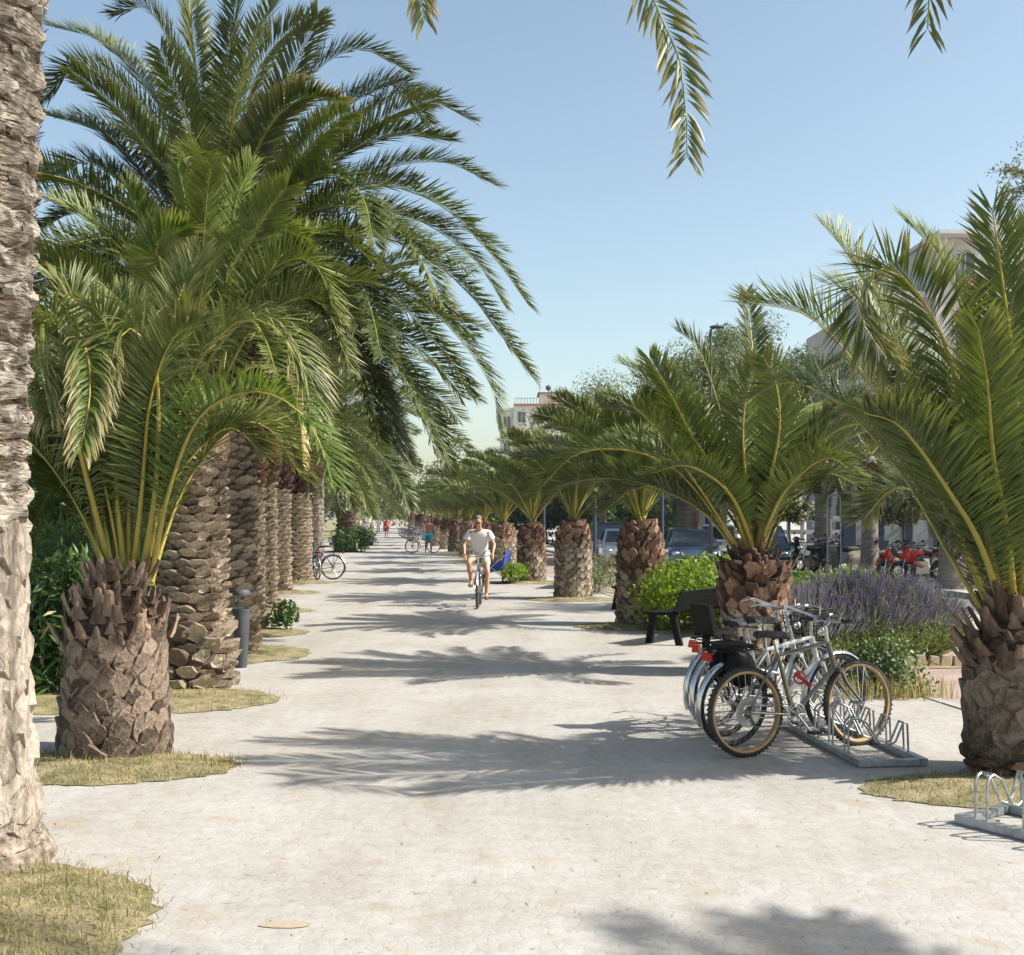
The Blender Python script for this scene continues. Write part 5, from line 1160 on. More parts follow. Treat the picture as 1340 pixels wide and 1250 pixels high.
def person(label, loc, rz, J, shirt=None, shorts=None, skinm='skin', hair='hair_grey', face=True, lvl=2, group=None, sleeves=True, glasses=False, shoes='leather', shirt_grow=1.14, scale=1.0, hands=True):
    """J: joint -> position, facing +x, y to the person's left"""
    t = thing('person', label, 'person', loc, rz, group); t.scale = (scale,) * 3
    V = {k: Vector(v) for k, v in J.items()}
    pel, ch, nk, hd = V['pelvis'], V['chest'], V['neck'], V['head']
    jo = {'pelvis': (pel, (.135, .115)), 'waist': (pel.lerp(ch, .45), (.13, .105)), 'chest': (ch, (.155, .12)), 'neck': (nk, .058), 'head0': (nk.lerp(hd, .45), .055), 'head1': (nk.lerp(hd, .8), (.070, .078)), 'head2': (hd + (hd - nk).normalized() * .05, (.074, .085)), 'head3': (hd + (hd - nk).normalized() * .115, (.05, .06))}
    bo = [('pelvis', 'waist'), ('waist', 'chest'), ('chest', 'neck'), ('neck', 'head0'), ('head0', 'head1'), ('head1', 'head2'), ('head2', 'head3')]
    for s, q in (('L', 1), ('R', -1)):
        sh, el, wr, hp, kn, an, to = (V[k + s] for k in ('sh', 'el', 'wr', 'hip', 'knee', 'ank', 'toe'))
        hnd = wr + (wr - el).normalized() * .085
        jo.update({'sh' + s: (sh, .058), 'ar' + s: (sh.lerp(el, .5), .046), 'el' + s: (el, .038), 'fo' + s: (el.lerp(wr, .4), .036), 'wr' + s: (wr, .025), 'ha' + s: (hnd, (.036, .022)),
                   'hip' + s: (hp, .088), 'th' + s: (hp.lerp(kn, .5), .072), 'kn' + s: (kn, .052), 'ca' + s: (kn.lerp(an, .35), .054), 'an' + s: (an, .034), 'to' + s: (to, (.035, .024))})
        bo += [('chest', 'sh' + s), ('sh' + s, 'ar' + s), ('ar' + s, 'el' + s), ('el' + s, 'fo' + s), ('fo' + s, 'wr' + s), ('wr' + s, 'ha' + s), ('pelvis', 'hip' + s), ('hip' + s, 'th' + s), ('th' + s, 'kn' + s), ('kn' + s, 'ca' + s), ('ca' + s, 'an' + s), ('an' + s, 'to' + s)]
        if hands:
            dd = (wr - el).normalized(); sidev = dd.cross(Vector((0, 0, 1))); sidev = sidev.normalized() if sidev.length > .1 else Vector((0, 1, 0))
            for f in range(4):
                r0 = hnd + sidev * (f - 1.5) * .018
                a = r0 + dd * .04 + Vector((0, 0, -.012)); c = a + dd * .012 + Vector((0, 0, -.034 - .004 * (f in (1, 2))))
                jo.update({f'fa{f}{s}': (a, .010), f'fb{f}{s}': (c, .009)}); bo += [('ha' + s, f'fa{f}{s}'), (f'fa{f}{s}', f'fb{f}{s}')]
            a = wr + dd * .05 - sidev * q * .03 + Vector((0, 0, -.01)); jo[f'tb{s}'] = (a + dd * .03 + Vector((0, 0, -.018)), .011); bo.append(('ha' + s, f'tb{s}'))
    skin('body', jo, bo, M[skinm], t, lvl)
    if shirt:
        g = shirt_grow; lo = pel.lerp(ch, -.12)
        sj = {'pelvis': (lo, (.158 * g, .135 * g)), 'waist': (pel.lerp(ch, .4), (.15 * g, .125 * g)), 'chest': (ch, (.165 * g, .125 * g)), 'neck': (ch.lerp(nk, .66), .088)}
        sb = [('pelvis', 'waist'), ('waist', 'chest'), ('chest', 'neck')]
        for s in 'LR':
            if sleeves: sj['sh' + s] = (V['sh' + s] + Vector((0, 0, -.008)), .064 * g); sj['sl' + s] = (V['sh' + s].lerp(V['el' + s], .66), .066 * g); sb += [('chest', 'sh' + s), ('sh' + s, 'sl' + s)]
        skin('shirt', sj, sb, M[shirt], t, lvl)
    if shorts:
        sj = {'pelvis': (pel + Vector((0, 0, .03)), (.150, .130))}; sb = []
        for s in 'LR': sj['hip' + s] = (V['hip' + s], .105); sj['en' + s] = (V['hip' + s].lerp(V['knee' + s], .72 if shorts != 'swim' else .4), .092); sb += [('pelvis', 'hip' + s), ('hip' + s, 'en' + s)]
        skin('shorts', sj, sb, M[shorts], t, lvl)
    up = (hd - nk).normalized(); fwd = Vector((1, 0, 0)); fwd = (fwd - up * fwd.dot(up)).normalized(); hc = hd + up * .03
    rot = Matrix((fwd, up.cross(fwd), up)).transposed()
    if hair:
        b = MB(); b.ball(hc + up * .040 - fwd * .036, (.080, .079, .078), rot, 14, 9); b.build('hair', M[hair], t)
    if face:
        b = MB(); b.ball(hc + fwd * .085 - up * .02, (.018, .013, .022), rot, 8, 6); b.build('nose', M[skinm], t)
        for q in (-1, 1):
            b = MB(); b.ball(hc + up.cross(fwd) * q * .078 - up * .012, (.016, .010, .026), rot, 8, 6); b.build('ear', M[skinm], t)
            if not glasses: b = MB(); b.ball(hc + fwd * .073 + up.cross(fwd) * q * .028 + up * .006, (.008, .010, .007), rot, 8, 6); b.build('eye', M['black'], t)
        b = MB(); b.ball(hc + fwd * .072 - up * .062, (.008, .022, .005), rot, 8, 6); b.build('mouth', M['lip'], t)
        if glasses: b = MB(); [b.ball(hc + fwd * .082 + up.cross(fwd) * q * .03 + up * .008, (.006, .024, .015), rot, 10, 6) for q in (-1, 1)]; b.tube([hc + fwd * .084 - up.cross(fwd) * .07 + up * .012, hc + fwd * .088 + up * .012, hc + fwd * .084 + up.cross(fwd) * .07 + up * .012], .003, 4); b.build('sunglasses', M['black_paint'], t)
    if shoes:
        for s in 'LR':
            b = MB(); a, to = V['ank' + s], V['toe' + s]; d = (to - a); d.z = 0; d = d.normalized() if d.length > .01 else fwd; pitch = math.atan2((to - a).z + .06, .16)
            rt = Matrix((d, Vector((0, 0, 1)).cross(d), Vector((0, 0, 1)))).transposed()
            b.ball(a.lerp(to, .55) + Vector((0, 0, -.03)), (.145, .048, .04), rt, 12, 6); b.build('shoe', M[shoes], t)
    return t
M['lip'] = mat('lip', (0.32, 0.09, 0.07), None)
for n_, c_ in (('cloth_yellow', (.62, .50, .04)), ('cloth_purple', (.16, .08, .30)), ('cloth_black', (.02, .02, .025)), ('cloth_turquoise', (.01, .36, .44)), ('cloth_blue', (.03, .06, .30)), ('cloth_red', (.45, .08, .06)), ('cloth_pale', (.5, .55, .62))):
    M[n_] = mat(n_, c_, tuple(min(1, x * 1.2) for x in c_), rough=.9, bump=.3, bscale=12)

cyc = bicycle('city bicycle ridden toward the camera by the man in the white shirt', (-.64, 23.2, 0), R(-91.5), 'frame_grey', 'diamond', .345, group=None, bars='swept', guards=True, saddle_h=.96, light=False)
person('man in a loose white T-shirt, cream shorts and sunglasses cycling toward the camera', (-.64, 23.2, 0), R(-91.5), dict(
    pelvis=(.24, 0, 1.06), chest=(.43, 0, 1.42), neck=(.50, 0, 1.55), head=(.565, -.01, 1.66),
    shL=(.45, .19, 1.47), shR=(.45, -.19, 1.47), elL=(.50, .30, 1.22), elR=(.50, -.30, 1.22), wrL=(.62, .28, 1.08), wrR=(.62, -.28, 1.08),
    hipL=(.26, .10, 1.02), hipR=(.26, -.10, 1.02), kneeL=(.52, .17, .70), kneeR=(.64, -.20, .88), ankL=(.40, .14, .24), ankR=(.50, -.15, .50), toeL=(.55, .15, .17), toeR=(.66, -.17, .42)),
    'cloth_white', 'cloth_cream', glasses=True, lvl=3, shirt_grow=1.28, hair='hair_grey')
def stance(ph=0.0, lean=0.02):
    f = .22 * ph
    return dict(pelvis=(0, 0, .93), chest=(lean, 0, 1.28), neck=(lean, 0, 1.45), head=(lean + .01, 0, 1.58), shL=(lean, .19, 1.36), shR=(lean, -.19, 1.36), elL=(-f * .6, .25, 1.08), elR=(f * .6, -.25, 1.08), wrL=(-f * .5 + .06, .26, .84), wrR=(f * .9 + .06, -.26, .84),
                hipL=(0, .09, .88), hipR=(0, -.09, .88), kneeL=(f * .8 + .03, .10, .48), kneeR=(-f * .4 + .03, -.10, .48), ankL=(f, .10, .09), ankR=(-f * 1.4, -.10, .12), toeL=(f + .14, .11, .03), toeR=(-f * 1.4 + .12, -.11, .04))
person('bare-chested tanned walker in turquoise shorts far down the path', (-3.95, 54.2, 0), R(-80), stance(1), None, 'cloth_turquoise', 'skin_dark', lvl=1, shoes=None, face=False, hands=False, scale=1.02)
for lab, px, Z, sh, so, sk in [('distant walker in a yellow top at the left edge of the path', 463, 99, 'cloth_yellow', 'cloth_blue', 'skin'), ('distant walker in a white top and black shorts, between the yellow and the purple top', 471, 97, 'cloth_white', 'cloth_black', 'skin'),
        ('distant walker in a purple top and dark shorts on the left of the path', 477.5, 95, 'cloth_purple', 'cloth_black', 'skin'), ('small distant walker in pale clothes in the middle of the path', 488, 110, 'cloth_pale', 'cloth_cream', 'skin'),
        ('small distant walker in white, right of the one in pale clothes', 495, 118, 'cloth_white', 'cloth_pale', 'skin_dark'), ('distant walker in a reddish top on the right of the path', 506, 92, 'cloth_red', 'cloth_red', 'skin')]:
    person(lab, ((px - 670) * Z / 1500, Z, 0), R(random.choice((-85, 95))), stance(random.choice((-1, 1)) * .8), sh, so, sk, lvl=1, face=False, hands=False, group='distant walkers')

# pushchair behind the cyclist
t = thing('pushchair', 'dark blue pushchair with long handle bars behind the cyclist, on the right', 'pushchair', (-.38, 30.6, 0), R(160))
b = MB(); b.add([(-.2, -.2, .35), (.3, -.2, .28), (.3, .2, .28), (-.2, .2, .35), (-.34, -.2, .85), (-.30, .2, .85), (.42, -.17, .12), (.42, .17, .12), (-.2, -.2, .62), (.12, -.2, .5), (.12, .2, .5), (-.2, .2, .62)], [(0, 3, 2, 1), (0, 4, 5, 3), (1, 2, 7, 6), (0, 1, 9, 8), (2, 3, 11, 10), (0, 8, 4), (3, 5, 11)]); o = b.build('seat', M['cloth_blue'], t, smooth=False)
o.modifiers.new('Solidify', 'SOLIDIFY').thickness = .03
for s in (-1, 1):
    b = MB(); b.tube([(.45, s * .18, .15), (-.1, s * .24, .6), (-.62, s * .24, 1.02), (-.7, s * .22, 1.0)], .012, 7); b.tube([(-.3, s * .24, .14), (.1, s * .22, .42)], .012, 7); b.build('handle_bar', M['alloy'], t)
    for x in (-.32, .45): b = MB(); b.torus((x, s * .25, .12), .095, .024, n=22, m=6); b.lathe([(0, 0), (.05, 0)], 8); b.build('wheel', M['black'], t)

# ------------------------------------------------------------ cars, motorcycles, scooters
def car(label, loc, rz, paint, suv=0.0, group='cars parked along the road'):
    t = thing('parked_car', label, 'car', loc, rz, group); Lc, w = 4.0, .84; h = 1.46 + suv
    body = [(-1.98, .32), (-1.3, .22), (1.3, .22), (1.96, .30), (2.0, .58), (1.85, .78), (1.15, .93), (-1.75, .98), (-2.0, .80)]
    b = MB(); b.prism(body, -w, w, inset=.97); b.build('body', M[paint], t)
    cab = [(-1.72, .97), (1.10, .92), (.42, h - .06), (.1, h), (-1.15, h - .01), (-1.5, h - .12)]
    V = []; F = []
    for s in (-1, 1):
        for (x, z) in cab: V.append((x, s * (w * .97 - (z - .95) * .36), z))
    F = [tuple(range(5, -1, -1)), tuple(range(6, 12))] + [(j, (j + 1) % 6, 6 + (j + 1) % 6, 6 + j) for j in range(6)]
    b = MB(); b.add(V, F); b.build('cabin', M[paint], t)
    def pan(name, pts, m='glass'): b = MB(); b.add(pts, [tuple(range(len(pts)))]); o = b.build(name, M[m], t, smooth=False); o.modifiers.new('Solidify', 'SOLIDIFY').thickness = .008; return o
    def yy(z, s, e=.008): return s * (w * .97 - (z - .95) * .36 + e)
    for s in (-1, 1):
        zt = h - .1
        pan('side_window', [(.92, yy(1.0, s), 1.0), (.36, yy(zt, s), zt), (-.22, yy(zt, s), zt), (-.24, yy(1.02, s), 1.02)][::s]); pan('side_window', [(-.30, yy(1.02, s), 1.02), (-.28, yy(zt, s), zt), (-1.08, yy(zt - .02, s), zt - .02), (-1.4, yy(1.05, s), 1.05)][::s])
    zt = h - .09
    pan('windscreen', [(1.04, -.70, .98), (1.04, .70, .98), (.475, .60, zt), (.475, -.60, zt)]); pan('rear_window', [(-1.70, .66, 1.04), (-1.70, -.66, 1.04), (-1.54, -.58, zt - .06), (-1.54, .58, zt - .06)])
    for x in (-1.25, 1.25):
        for s in (-1, 1):
            b = MB(); b.torus((x, s * (w - .09), .31), .22, .09, n=22, m=8); o = b.build('wheel', M['black'], t); b = MB(); b.tube([(x, s * (w - .10), .31), (x, s * (w - .02), .31)], .17, 16); b.build('rim', M['alloy'], o)
    for s in (-1, 1):
        b = MB(); b.ball((1.86, s * .62, .68), (.13, .15, .08)); b.build('headlight', M['chrome'], t); b = MB(); b.box((-1.94, s * .70, .82), (.08, .16, .24)); b.build('tail_light', M['red'], t)
        b = MB(); b.box((.86, s * (w + .06), .98), (.10, .14, .11)); b.build('door_mirror', M[paint], t)
    b = MB(); b.box((1.995, 0, .45), (.04, 1.1, .14)); b.build('grille', M['black'], t); b = MB(); b.box((-1.99, 0, .52), (.02, .5, .11)); b.build('number_plate', M['white_wall'], t)
    return t
M['car_silver'] = mat('silver_car_paint', (0.36, 0.38, 0.40), (0.40, 0.42, 0.44), rough=.28, metal=.5, coat=.8)
M['car_blue'] = mat('slate_blue_car_paint', (0.05, 0.08, 0.14), (0.06, 0.10, 0.17), rough=.28, metal=.3, coat=.8)
M['car_teal'] = mat('dark_teal_car_paint', (0.015, 0.055, 0.07), (0.02, 0.07, 0.085), rough=.25, metal=.3, coat=.8)
M['car_white'] = mat('white_car_paint', (0.65, 0.66, 0.66), (0.7, 0.7, 0.7), rough=.3, coat=.8)
# Z from the ground line, along the kerb
car('slate blue parked car with a tall windscreen between the two right-row palms', (4.05, 48.5, -.12), R(-88), 'car_blue', .18)
car('silver parked car in front of the slate blue one, left of the bench palm', (4.1, 42.4, -.12), R(-92), 'car_silver')
car('light blue-grey parked hatchback beside the dark street palm', (6.6, 43.5, -.12), R(-95), 'car_silver')
car('dark parked car seen right of the pale barrel-trunk palm', (6.2, 39.6, -.12), R(-96), 'car_blue')
car('white parked car above the bright green shrub', (8.4, 46.8, -.12), R(-100), 'car_white', .1)
car('dark teal parked car above the bright green shrub, beside the white lattice fence', (8.66, 39.5, -.12), R(-101), 'car_teal', .12)

def motorcycle(label, loc, rz, paint='red', sport=True, topbox=False):
    t = thing('motorcycle', label, 'motorcycle', loc, rz, 'motorcycles parked by the road'); r = .31; W = 1.36
    for x, nm in ((0, 'rear_wheel'), (W, 'front_wheel')):
        b = MB(); b.torus((x, 0, r), r - .06, .062, n=28, m=8); o = b.build(nm, M['black'], t); b = MB()
        for k in range(5): a = k * 1.2566; b.tube([(x, 0, r), (x + .22 * math.cos(a), 0, r + .22 * math.sin(a))], .018, 5)
        b.torus((x, 0, r), .215, .02, n=24, m=5); b.torus((x, .05, r), .12, .02, n=20, m=4, flat=.2); b.build('rim', M['alloy'], o)
    b = MB(); b.box((.66, 0, .42), (.46, .30, .36), taper=.8); b.tube([(.5, 0, .3), (.9, 0, .28)], .13, 8); b.build('engine', M['frame_grey'], t)
    b = MB()
    for s in (-1, 1): b.tube([(W, s * .09, r), (W - .12, s * .09, .62), (W - .28, s * .09, .98)], [.026, .028, .022], 7)
    b.build('fork', M['chrome'], t)
    b = MB(); V = []; F = []
    secs = [(1.42, .04, .76, .80), (1.32, .12, .68, .94), (1.16, .17, .62, 1.03), (1.02, .17, .60, .98), (.86, .14, .62, .88)]
    for (x, w_, z0, z1) in secs:
        zc = (z0 + z1) / 2; V += [(x, 0, z1), (x, w_ * .7, z1 - .06), (x, w_, zc), (x, w_ * .6, z0), (x, -w_ * .6, z0), (x, -w_, zc), (x, -w_ * .7, z1 - .06)]
    F = [(i * 7 + j, i * 7 + (j + 1) % 7, (i + 1) * 7 + (j + 1) % 7, (i + 1) * 7 + j) for i in range(4) for j in range(7)] + [tuple(range(6, -1, -1)), tuple(range(28, 35))]
    b.add(V, F)
    if sport: b.build('fairing', M[paint], t)
    b = MB(); b.ball((.74, 0, .84), (.25, .12, .11)); b.build('fuel_tank', M[paint if topbox else 'black_paint'], t); t.scale = (.93,) * 3
    b = MB(); b.ball((.30, 0, .82), (.30, .13, .065)); b.ball((.05, 0, .90), (.2, .10, .055)); b.build('seat', M['black'], t)
    b = MB(); b.add([(.35, -.12, .72), (.35, .12, .72), (-.38, .03, .98), (-.38, -.03, .98), (.3, -.13, .82), (.3, .13, .82), (-.36, .05, 1.06), (-.36, -.05, 1.06)], [(0, 1, 2, 3), (4, 7, 6, 5), (0, 4, 5, 1), (1, 5, 6, 2), (2, 6, 7, 3), (3, 7, 4, 0)]); b.build('tail', M[paint], t, smooth=False)
    b = MB(); b.box((-.39, 0, 1.0), (.03, .1, .06)); b.build('tail_light', M['red'], t)
    for s in (-1, 1): b = MB(); b.prism([(1.0, .56), (.70, .42), (.58, .44), (.68, .50), (.95, .64)], s * .165 - .012, s * .165 + .012); b.build('side_panel', M[paint], t, smooth=False)
    b = MB(); b.tube([(.7, -.13, .25), (.3, -.17, .27), (-.25, -.2, .52)], [.03, .045, .06], 9); b.build('exhaust', M['chrome'], t)
    b = MB(); b.tube([(W - .42, -.33, 1.02), (W - .30, -.1, 1.02), (W - .30, .1, 1.02), (W - .42, .33, 1.02)], .014, 6); b.build('handlebar', M['black'], t)
    b = MB(); b.tube([(.5, 0, .32), (0, -.1, r)], .03, 6); b.tube([(.5, 0, .32), (0, .1, r)], .03, 6); b.build('swing_arm', M['alloy'], t)
    b = MB(); b.ball((W - .02, 0, .86), (.07, .10, .07)); b.build('headlight', M['chrome'], t)
    b = MB(); P = arc(W, r, r + .03, 30, 150, 8); V = []; [V.extend([(q[0], -.06, q[2]), (q[0], .06, q[2])]) for q in P]; b.add(V, [(2 * i, 2 * i + 1, 2 * i + 3, 2 * i + 2) for i in range(8)]); b.build('front_mudguard', M[paint], t)
    if sport: b = MB(); b.add([(1.28, -.12, .98), (1.28, .12, .98), (1.05, .10, 1.20), (1.05, -.10, 1.20)], [(0, 1, 2, 3)]); b.build('windshield', M['glass'], t)
    for s in (-1, 1): b = MB(); b.tube([(1.12, s * .12, 1.05), (1.1, s * .3, 1.14)], .008, 5); b.ball((1.09, s * .33, 1.15), (.02, .06, .04)); b.build('mirror', M['black'], t)
    if topbox: b = MB(); b.ball((-.22, 0, 1.13), (.24, .22, .16)); b.build('top_box', M['black_paint'], t)
    return t
def scooter(label, loc, rz, paint):
    t = thing('scooter', label, 'scooter', loc, rz, 'scooters parked by the road'); r = .24; W = 1.25
    for x, nm in ((0, 'rear_wheel'), (W, 'front_wheel')): b = MB(); b.torus((x, 0, r), r - .055, .055, n=24, m=8); o = b.build(nm, M['black'], t); b = MB(); b.tube([(x, -.04, r), (x, .04, r)], .14, 12); b.build('rim', M['alloy'], o)
    b = MB(); V = []
    for (x, w_, z0, z1) in [(-.32, .08, .52, .72), (-.15, .19, .36, .76), (.15, .20, .30, .74), (.40, .17, .26, .70), (.52, .15, .24, .36), (.85, .16, .22, .32)]:
        V += [(x, -w_ * .7, z0), (x, w_ * .7, z0), (x, w_, (z0 + z1) / 2), (x, w_ * .7, z1), (x, -w_ * .7, z1), (x, -w_, (z0 + z1) / 2)]
    b.add(V, [(i * 6 + j, i * 6 + (j + 1) % 6, (i + 1) * 6 + (j + 1) % 6, (i + 1) * 6 + j) for i in range(5) for j in range(6)] + [(5, 4, 3, 2, 1, 0), (30, 31, 32, 33, 34, 35)]); b.build('body', M[paint], t)
    b = MB(); V = []
    for (x, w_, z) in [(.86, .17, .26), (.92, .20, .5), (.98, .19, .75), (.98, .13, .95), (1.0, .06, 1.02)]: V += [(x, -w_, z), (x + .13, 0, z + .02), (x, w_, z), (x - .04, 0, z)]
    b.add(V, [(i * 4 + j, i * 4 + (j + 1) % 4, (i + 1) * 4 + (j + 1) % 4, (i + 1) * 4 + j) for i in range(4) for j in range(4)] + [(16, 17, 18, 19)]); b.build('leg_shield', M[paint], t)
    b = MB(); b.ball((.1, 0, .80), (.40, .15, .08)); b.build('seat', M['black'], t)
    b = MB(); b.tube([(W, -.07, r), (W - .08, -.07, .5), (1.02, 0, .7)], .03, 6); b.ball((W - .02, 0, .47), (.22, .09, .07)); b.build('fork', M[paint], t)
    b = MB(); b.tube([(.9, -.33, 1.02), (1.0, 0, 1.04), (.9, .33, 1.02)], .022, 7); b.ball((1.02, 0, 1.04), (.12, .11, .08)); b.build('handlebar', M['black'], t)
    b = MB(); b.ball((1.11, 0, 1.03), (.05, .07, .05)); b.build('headlight', M['chrome'], t); b = MB(); b.box((-.33, 0, .66), (.03, .12, .08)); b.build('tail_light', M['red'], t)
    for s in (-1, 1): b = MB(); b.tube([(.95, s * .2, 1.05), (.93, s * .3, 1.2)], .007, 5); b.ball((.92, s * .33, 1.22), (.015, .06, .04)); b.build('mirror', M['black'], t)
    return t
motorcycle('red sport motorcycle, front one of the two, with a black top box', (11.7, 31.4, -.0), R(196), 'red', True, True)
motorcycle('red and black motorcycle standing just left behind the front red one', (11.05, 32.4, -.0), R(225), 'red', True)
motorcycle('black motorcycle behind the red ones, beside the small tree', (12.4, 33.6, -.0), R(215), 'black_paint', False)
motorcycle('dark grey motorcycle between the red ones and the dark street palm', (11.6, 34.2, -.0), R(230), 'frame_grey', False)
scooter('black scooter left of the metal hoop frame', (10.35, 38.0, -.0), R(195), 'black_paint')
scooter('dark blue scooter between the metal hoop frame and the blue post', (10.7, 37.0, 0), R(205), 'car_blue')
scooter('grey scooter right of the blue post', (10.4, 34.9, 0), R(215), 'frame_grey')
scooter('black scooter behind the grey one, between the blue post and the dark street palm', (11.3, 36.6, 0), R(205), 'black_paint')
scooter('dark teal scooter at the far left end of the parked scooters', (9.6, 39.6, 0), R(200), 'car_teal')
motorcycle('black motorcycle between the black scooter and the hoop frame', (9.95, 36.6, 0), R(220), 'black_paint', False)
bicycle('bicycle half hidden behind the nearest right palm, by the pale-trunk street palm', (12.0, 28.3, 0), R(8), 'black_paint', 'diamond', .34, detail=False)

# ------------------------------------------------------------ posts, lamp, hoop
def post(name, label, x, y, h, r, m, cat='post', sq=False):
    b = MB()
    if sq: b.box((0, 0, h / 2), (r * 2, r * 2, h))
    else: b.tube([(0, 0, 0), (0, 0, h)], r, 12)
    o = b.build('shaft', M[m], None); t = thing(name, label, cat, (x, y, 0)); o.parent = t
    b = MB(); b.tube([(0, 0, 0), (0, 0, .06)], r * 1.6, 12); b.tube([(0, 0, h - .01), (0, 0, h + .03)], r * 1.15, 12); b.build('collar', M[m], t); return t
post('signpost', 'wide dark blue post standing in front of the scooters', 10.2, 35.0, 2.45, .13, 'blue_post', sq=True)
post('signpost', 'slim slate blue post between the two right-row palms, by the cars', 2.6, 36.0, 2.4, .06, 'blue_post')
post('signpost', 'slim slate blue post right behind the pale barrel-trunk palm', 4.1, 31.3, 2.6, .05, 'blue_post')
post('signpost', 'slim blue post left of the flared-trunk palm on the right', 1.05, 37.8, 2.2, .05, 'blue_post')
t = thing('hoop_frame', 'inverted U frame of grey metal tube beside the wide blue post', 'metal frame', (9.55, 34.0, 0), R(0))
b = MB(); b.tube([(-.19, 0, 0), (-.19, 0, 2.28), (-.14, 0, 2.38), (-.05, 0, 2.42), (.1, 0, 2.42), (.17, 0, 2.38), (.2, 0, 2.28), (.2, 0, 0)], .025, 8); b.build('frame', M['galv'], t)
b = MB(); b.box((-.02, .0, .9), (.33, .02, .03)); b.build('cross_bar', M['galv'], t)
t = thing('street_lamp', 'slim street lamp whose small dark head shows above the fronds behind the bicycles', 'street lamp', (6.1, 35.2, 0))
b = MB(); b.tube([(0, 0, 0), (0, 0, 7.5)], [.07, .04], 10); b.build('pole', M['grey_paint'], t); b = MB(); b.tube([(0, 0, 7.5), (.1, 0, 7.58), (.25, 0, 7.6)], .025, 8); b.build('arm', M['grey_paint'], t); b = MB(); b.ball((.2, 0, 7.6), (.24, .11, .06)); b.build('lamp_head', M['grey_paint'], t)

# ------------------------------------------------------------ fences and buildings
t = thing('panel_fence', 'pale grey panel fence with dark posts behind the red motorcycles', 'fence', (16.0, 40.0, 0), R(-2))
b = MB(); b.box((.6, 0, .22), (9.0, .25, .44)); b.build('plinth', M['grey_paint'], t, smooth=False)
for i in range(9):
    b = MB(); b.box((-3.6 + i * .98, 0, 1.12), (.72, .05, 1.05)); b.build('panel', M['panel_grey'], t, smooth=False)
    b = MB(); b.box((-4.1 + i * .98, 0, 1.1), (.22, .10, 1.34)); b.build('post', M['blue_post'], t, smooth=False)
t = thing('lattice_fence', 'white concrete lattice fence beyond the dark teal car', 'fence', (11.8, 46.5, 0), R(-3))
b = MB(); b.box((0, 0, .3), (5.6, .2, .6)); b.build('wall', M['white_wall'], t, smooth=False)
for i in range(10):
    for j in range(2):
        x = -2.5 + i * .55; z = .62 + j * .52
        b = MB(); b.box((x - .24, 0, z + .26), (.07, .12, .52)); b.box((x + .24, 0, z + .26), (.07, .122, .52)); b.box((x, 0, z + .045), (.41, .118, .09)); b.box((x, 0, z + .475), (.41, .118, .09)); b.build('block', M['white_wall'], t, smooth=False)
    b = MB(); b.box((-2.5 + i * .55, 0, 1.72), (.30, .13, .14)); b.build('coping', M['white_wall'], t, smooth=False)
t = thing('garden_gate', 'white slatted garden fence piece above the hedge at far left', 'fence', (-11.4, 28.5, 0), R(12))
for i in range(12): b = MB(); b.box((-.7 + i * .13, 0, .85), (.06, .04, 1.15)); b.build('slat', M['white_wall'], t, smooth=False)
for z in (.5, 1.3): b = MB(); b.box((0, .045, z), (1.7, .04, .07)); b.build('rail', M['white_wall'], t, smooth=False)

def block(t, x0, x1, y0, y1, z0, z1, wall, floors, bays, skip=(), win=(1.2, 1.5), side=True, name='wall'):
    b = MB(); b.box(((x0 + x1) / 2, (y0 + y1) / 2, (z0 + z1) / 2), (x1 - x0, y1 - y0, z1 - z0)); o = b.build(name, M[wall], t, smooth=False)
    fh = (z1 - z0) / floors
    def w_(cx, cy, cz, ang):
        g = MB(); g.box((0, 0, 0), (win[0] + .16, .08, win[1] + .16)); g.v = [(p[0], p[1], p[2]) for p in g.v]; w = g.build('window', M['white_wall'], t, smooth=False); w.location = (cx, cy, cz); w.rotation_euler = (0, 0, ang)
        g = MB(); g.box((-win[0] / 4 - .01, -.045, 0), (win[0] / 2 - .05, .02, win[1])); g.box((win[0] / 4 + .01, -.045, 0), (win[0] / 2 - .05, .02, win[1])); g.build('pane', M['glass'], w, smooth=False)
        g = MB(); g.box((0, -.08, -win[1] / 2 - .1), (win[0] + .3, .16, .05)); g.build('sill', M['white_wall'], w, smooth=False)
    for f in range(floors):
        cz = z0 + fh * (f + .52)
        for k in range(bays):
            if (f, k) in skip: continue
            w_(x0 + (x1 - x0) * (k + .5) / bays, y0 - .03, cz, 0)
        if side:
            nb = max(1, int((y1 - y0) / 4))
            for k in range(nb): w_(x0 - .03, y0 + (y1 - y0) * (k + .5) / nb, cz, R(-90))
def balcony(t, x0, x1, y, z, d=1.3, wall='white_wall', rail=False):
    b = MB(); b.box(((x0 + x1) / 2, y - d / 2, z), (x1 - x0, d, .18)); o = b.build('balcony', M[wall], t, smooth=False)
    if rail:
        g = MB()
        for x in np.arange(x0 + .1, x1, .16): g.box((x, y - d + .05, z + .55), (.03, .03, .9))
        g.box(((x0 + x1) / 2, y - d + .05, z + 1.02), (x1 - x0, .06, .05)); g.build('railing', M['grey_paint'], o, smooth=False)
    else: g = MB(); g.box(((x0 + x1) / 2, y - d + .06, z + .56), (x1 - x0 - .01, .1, .94)); g.build('parapet', M[wall], o, smooth=False)
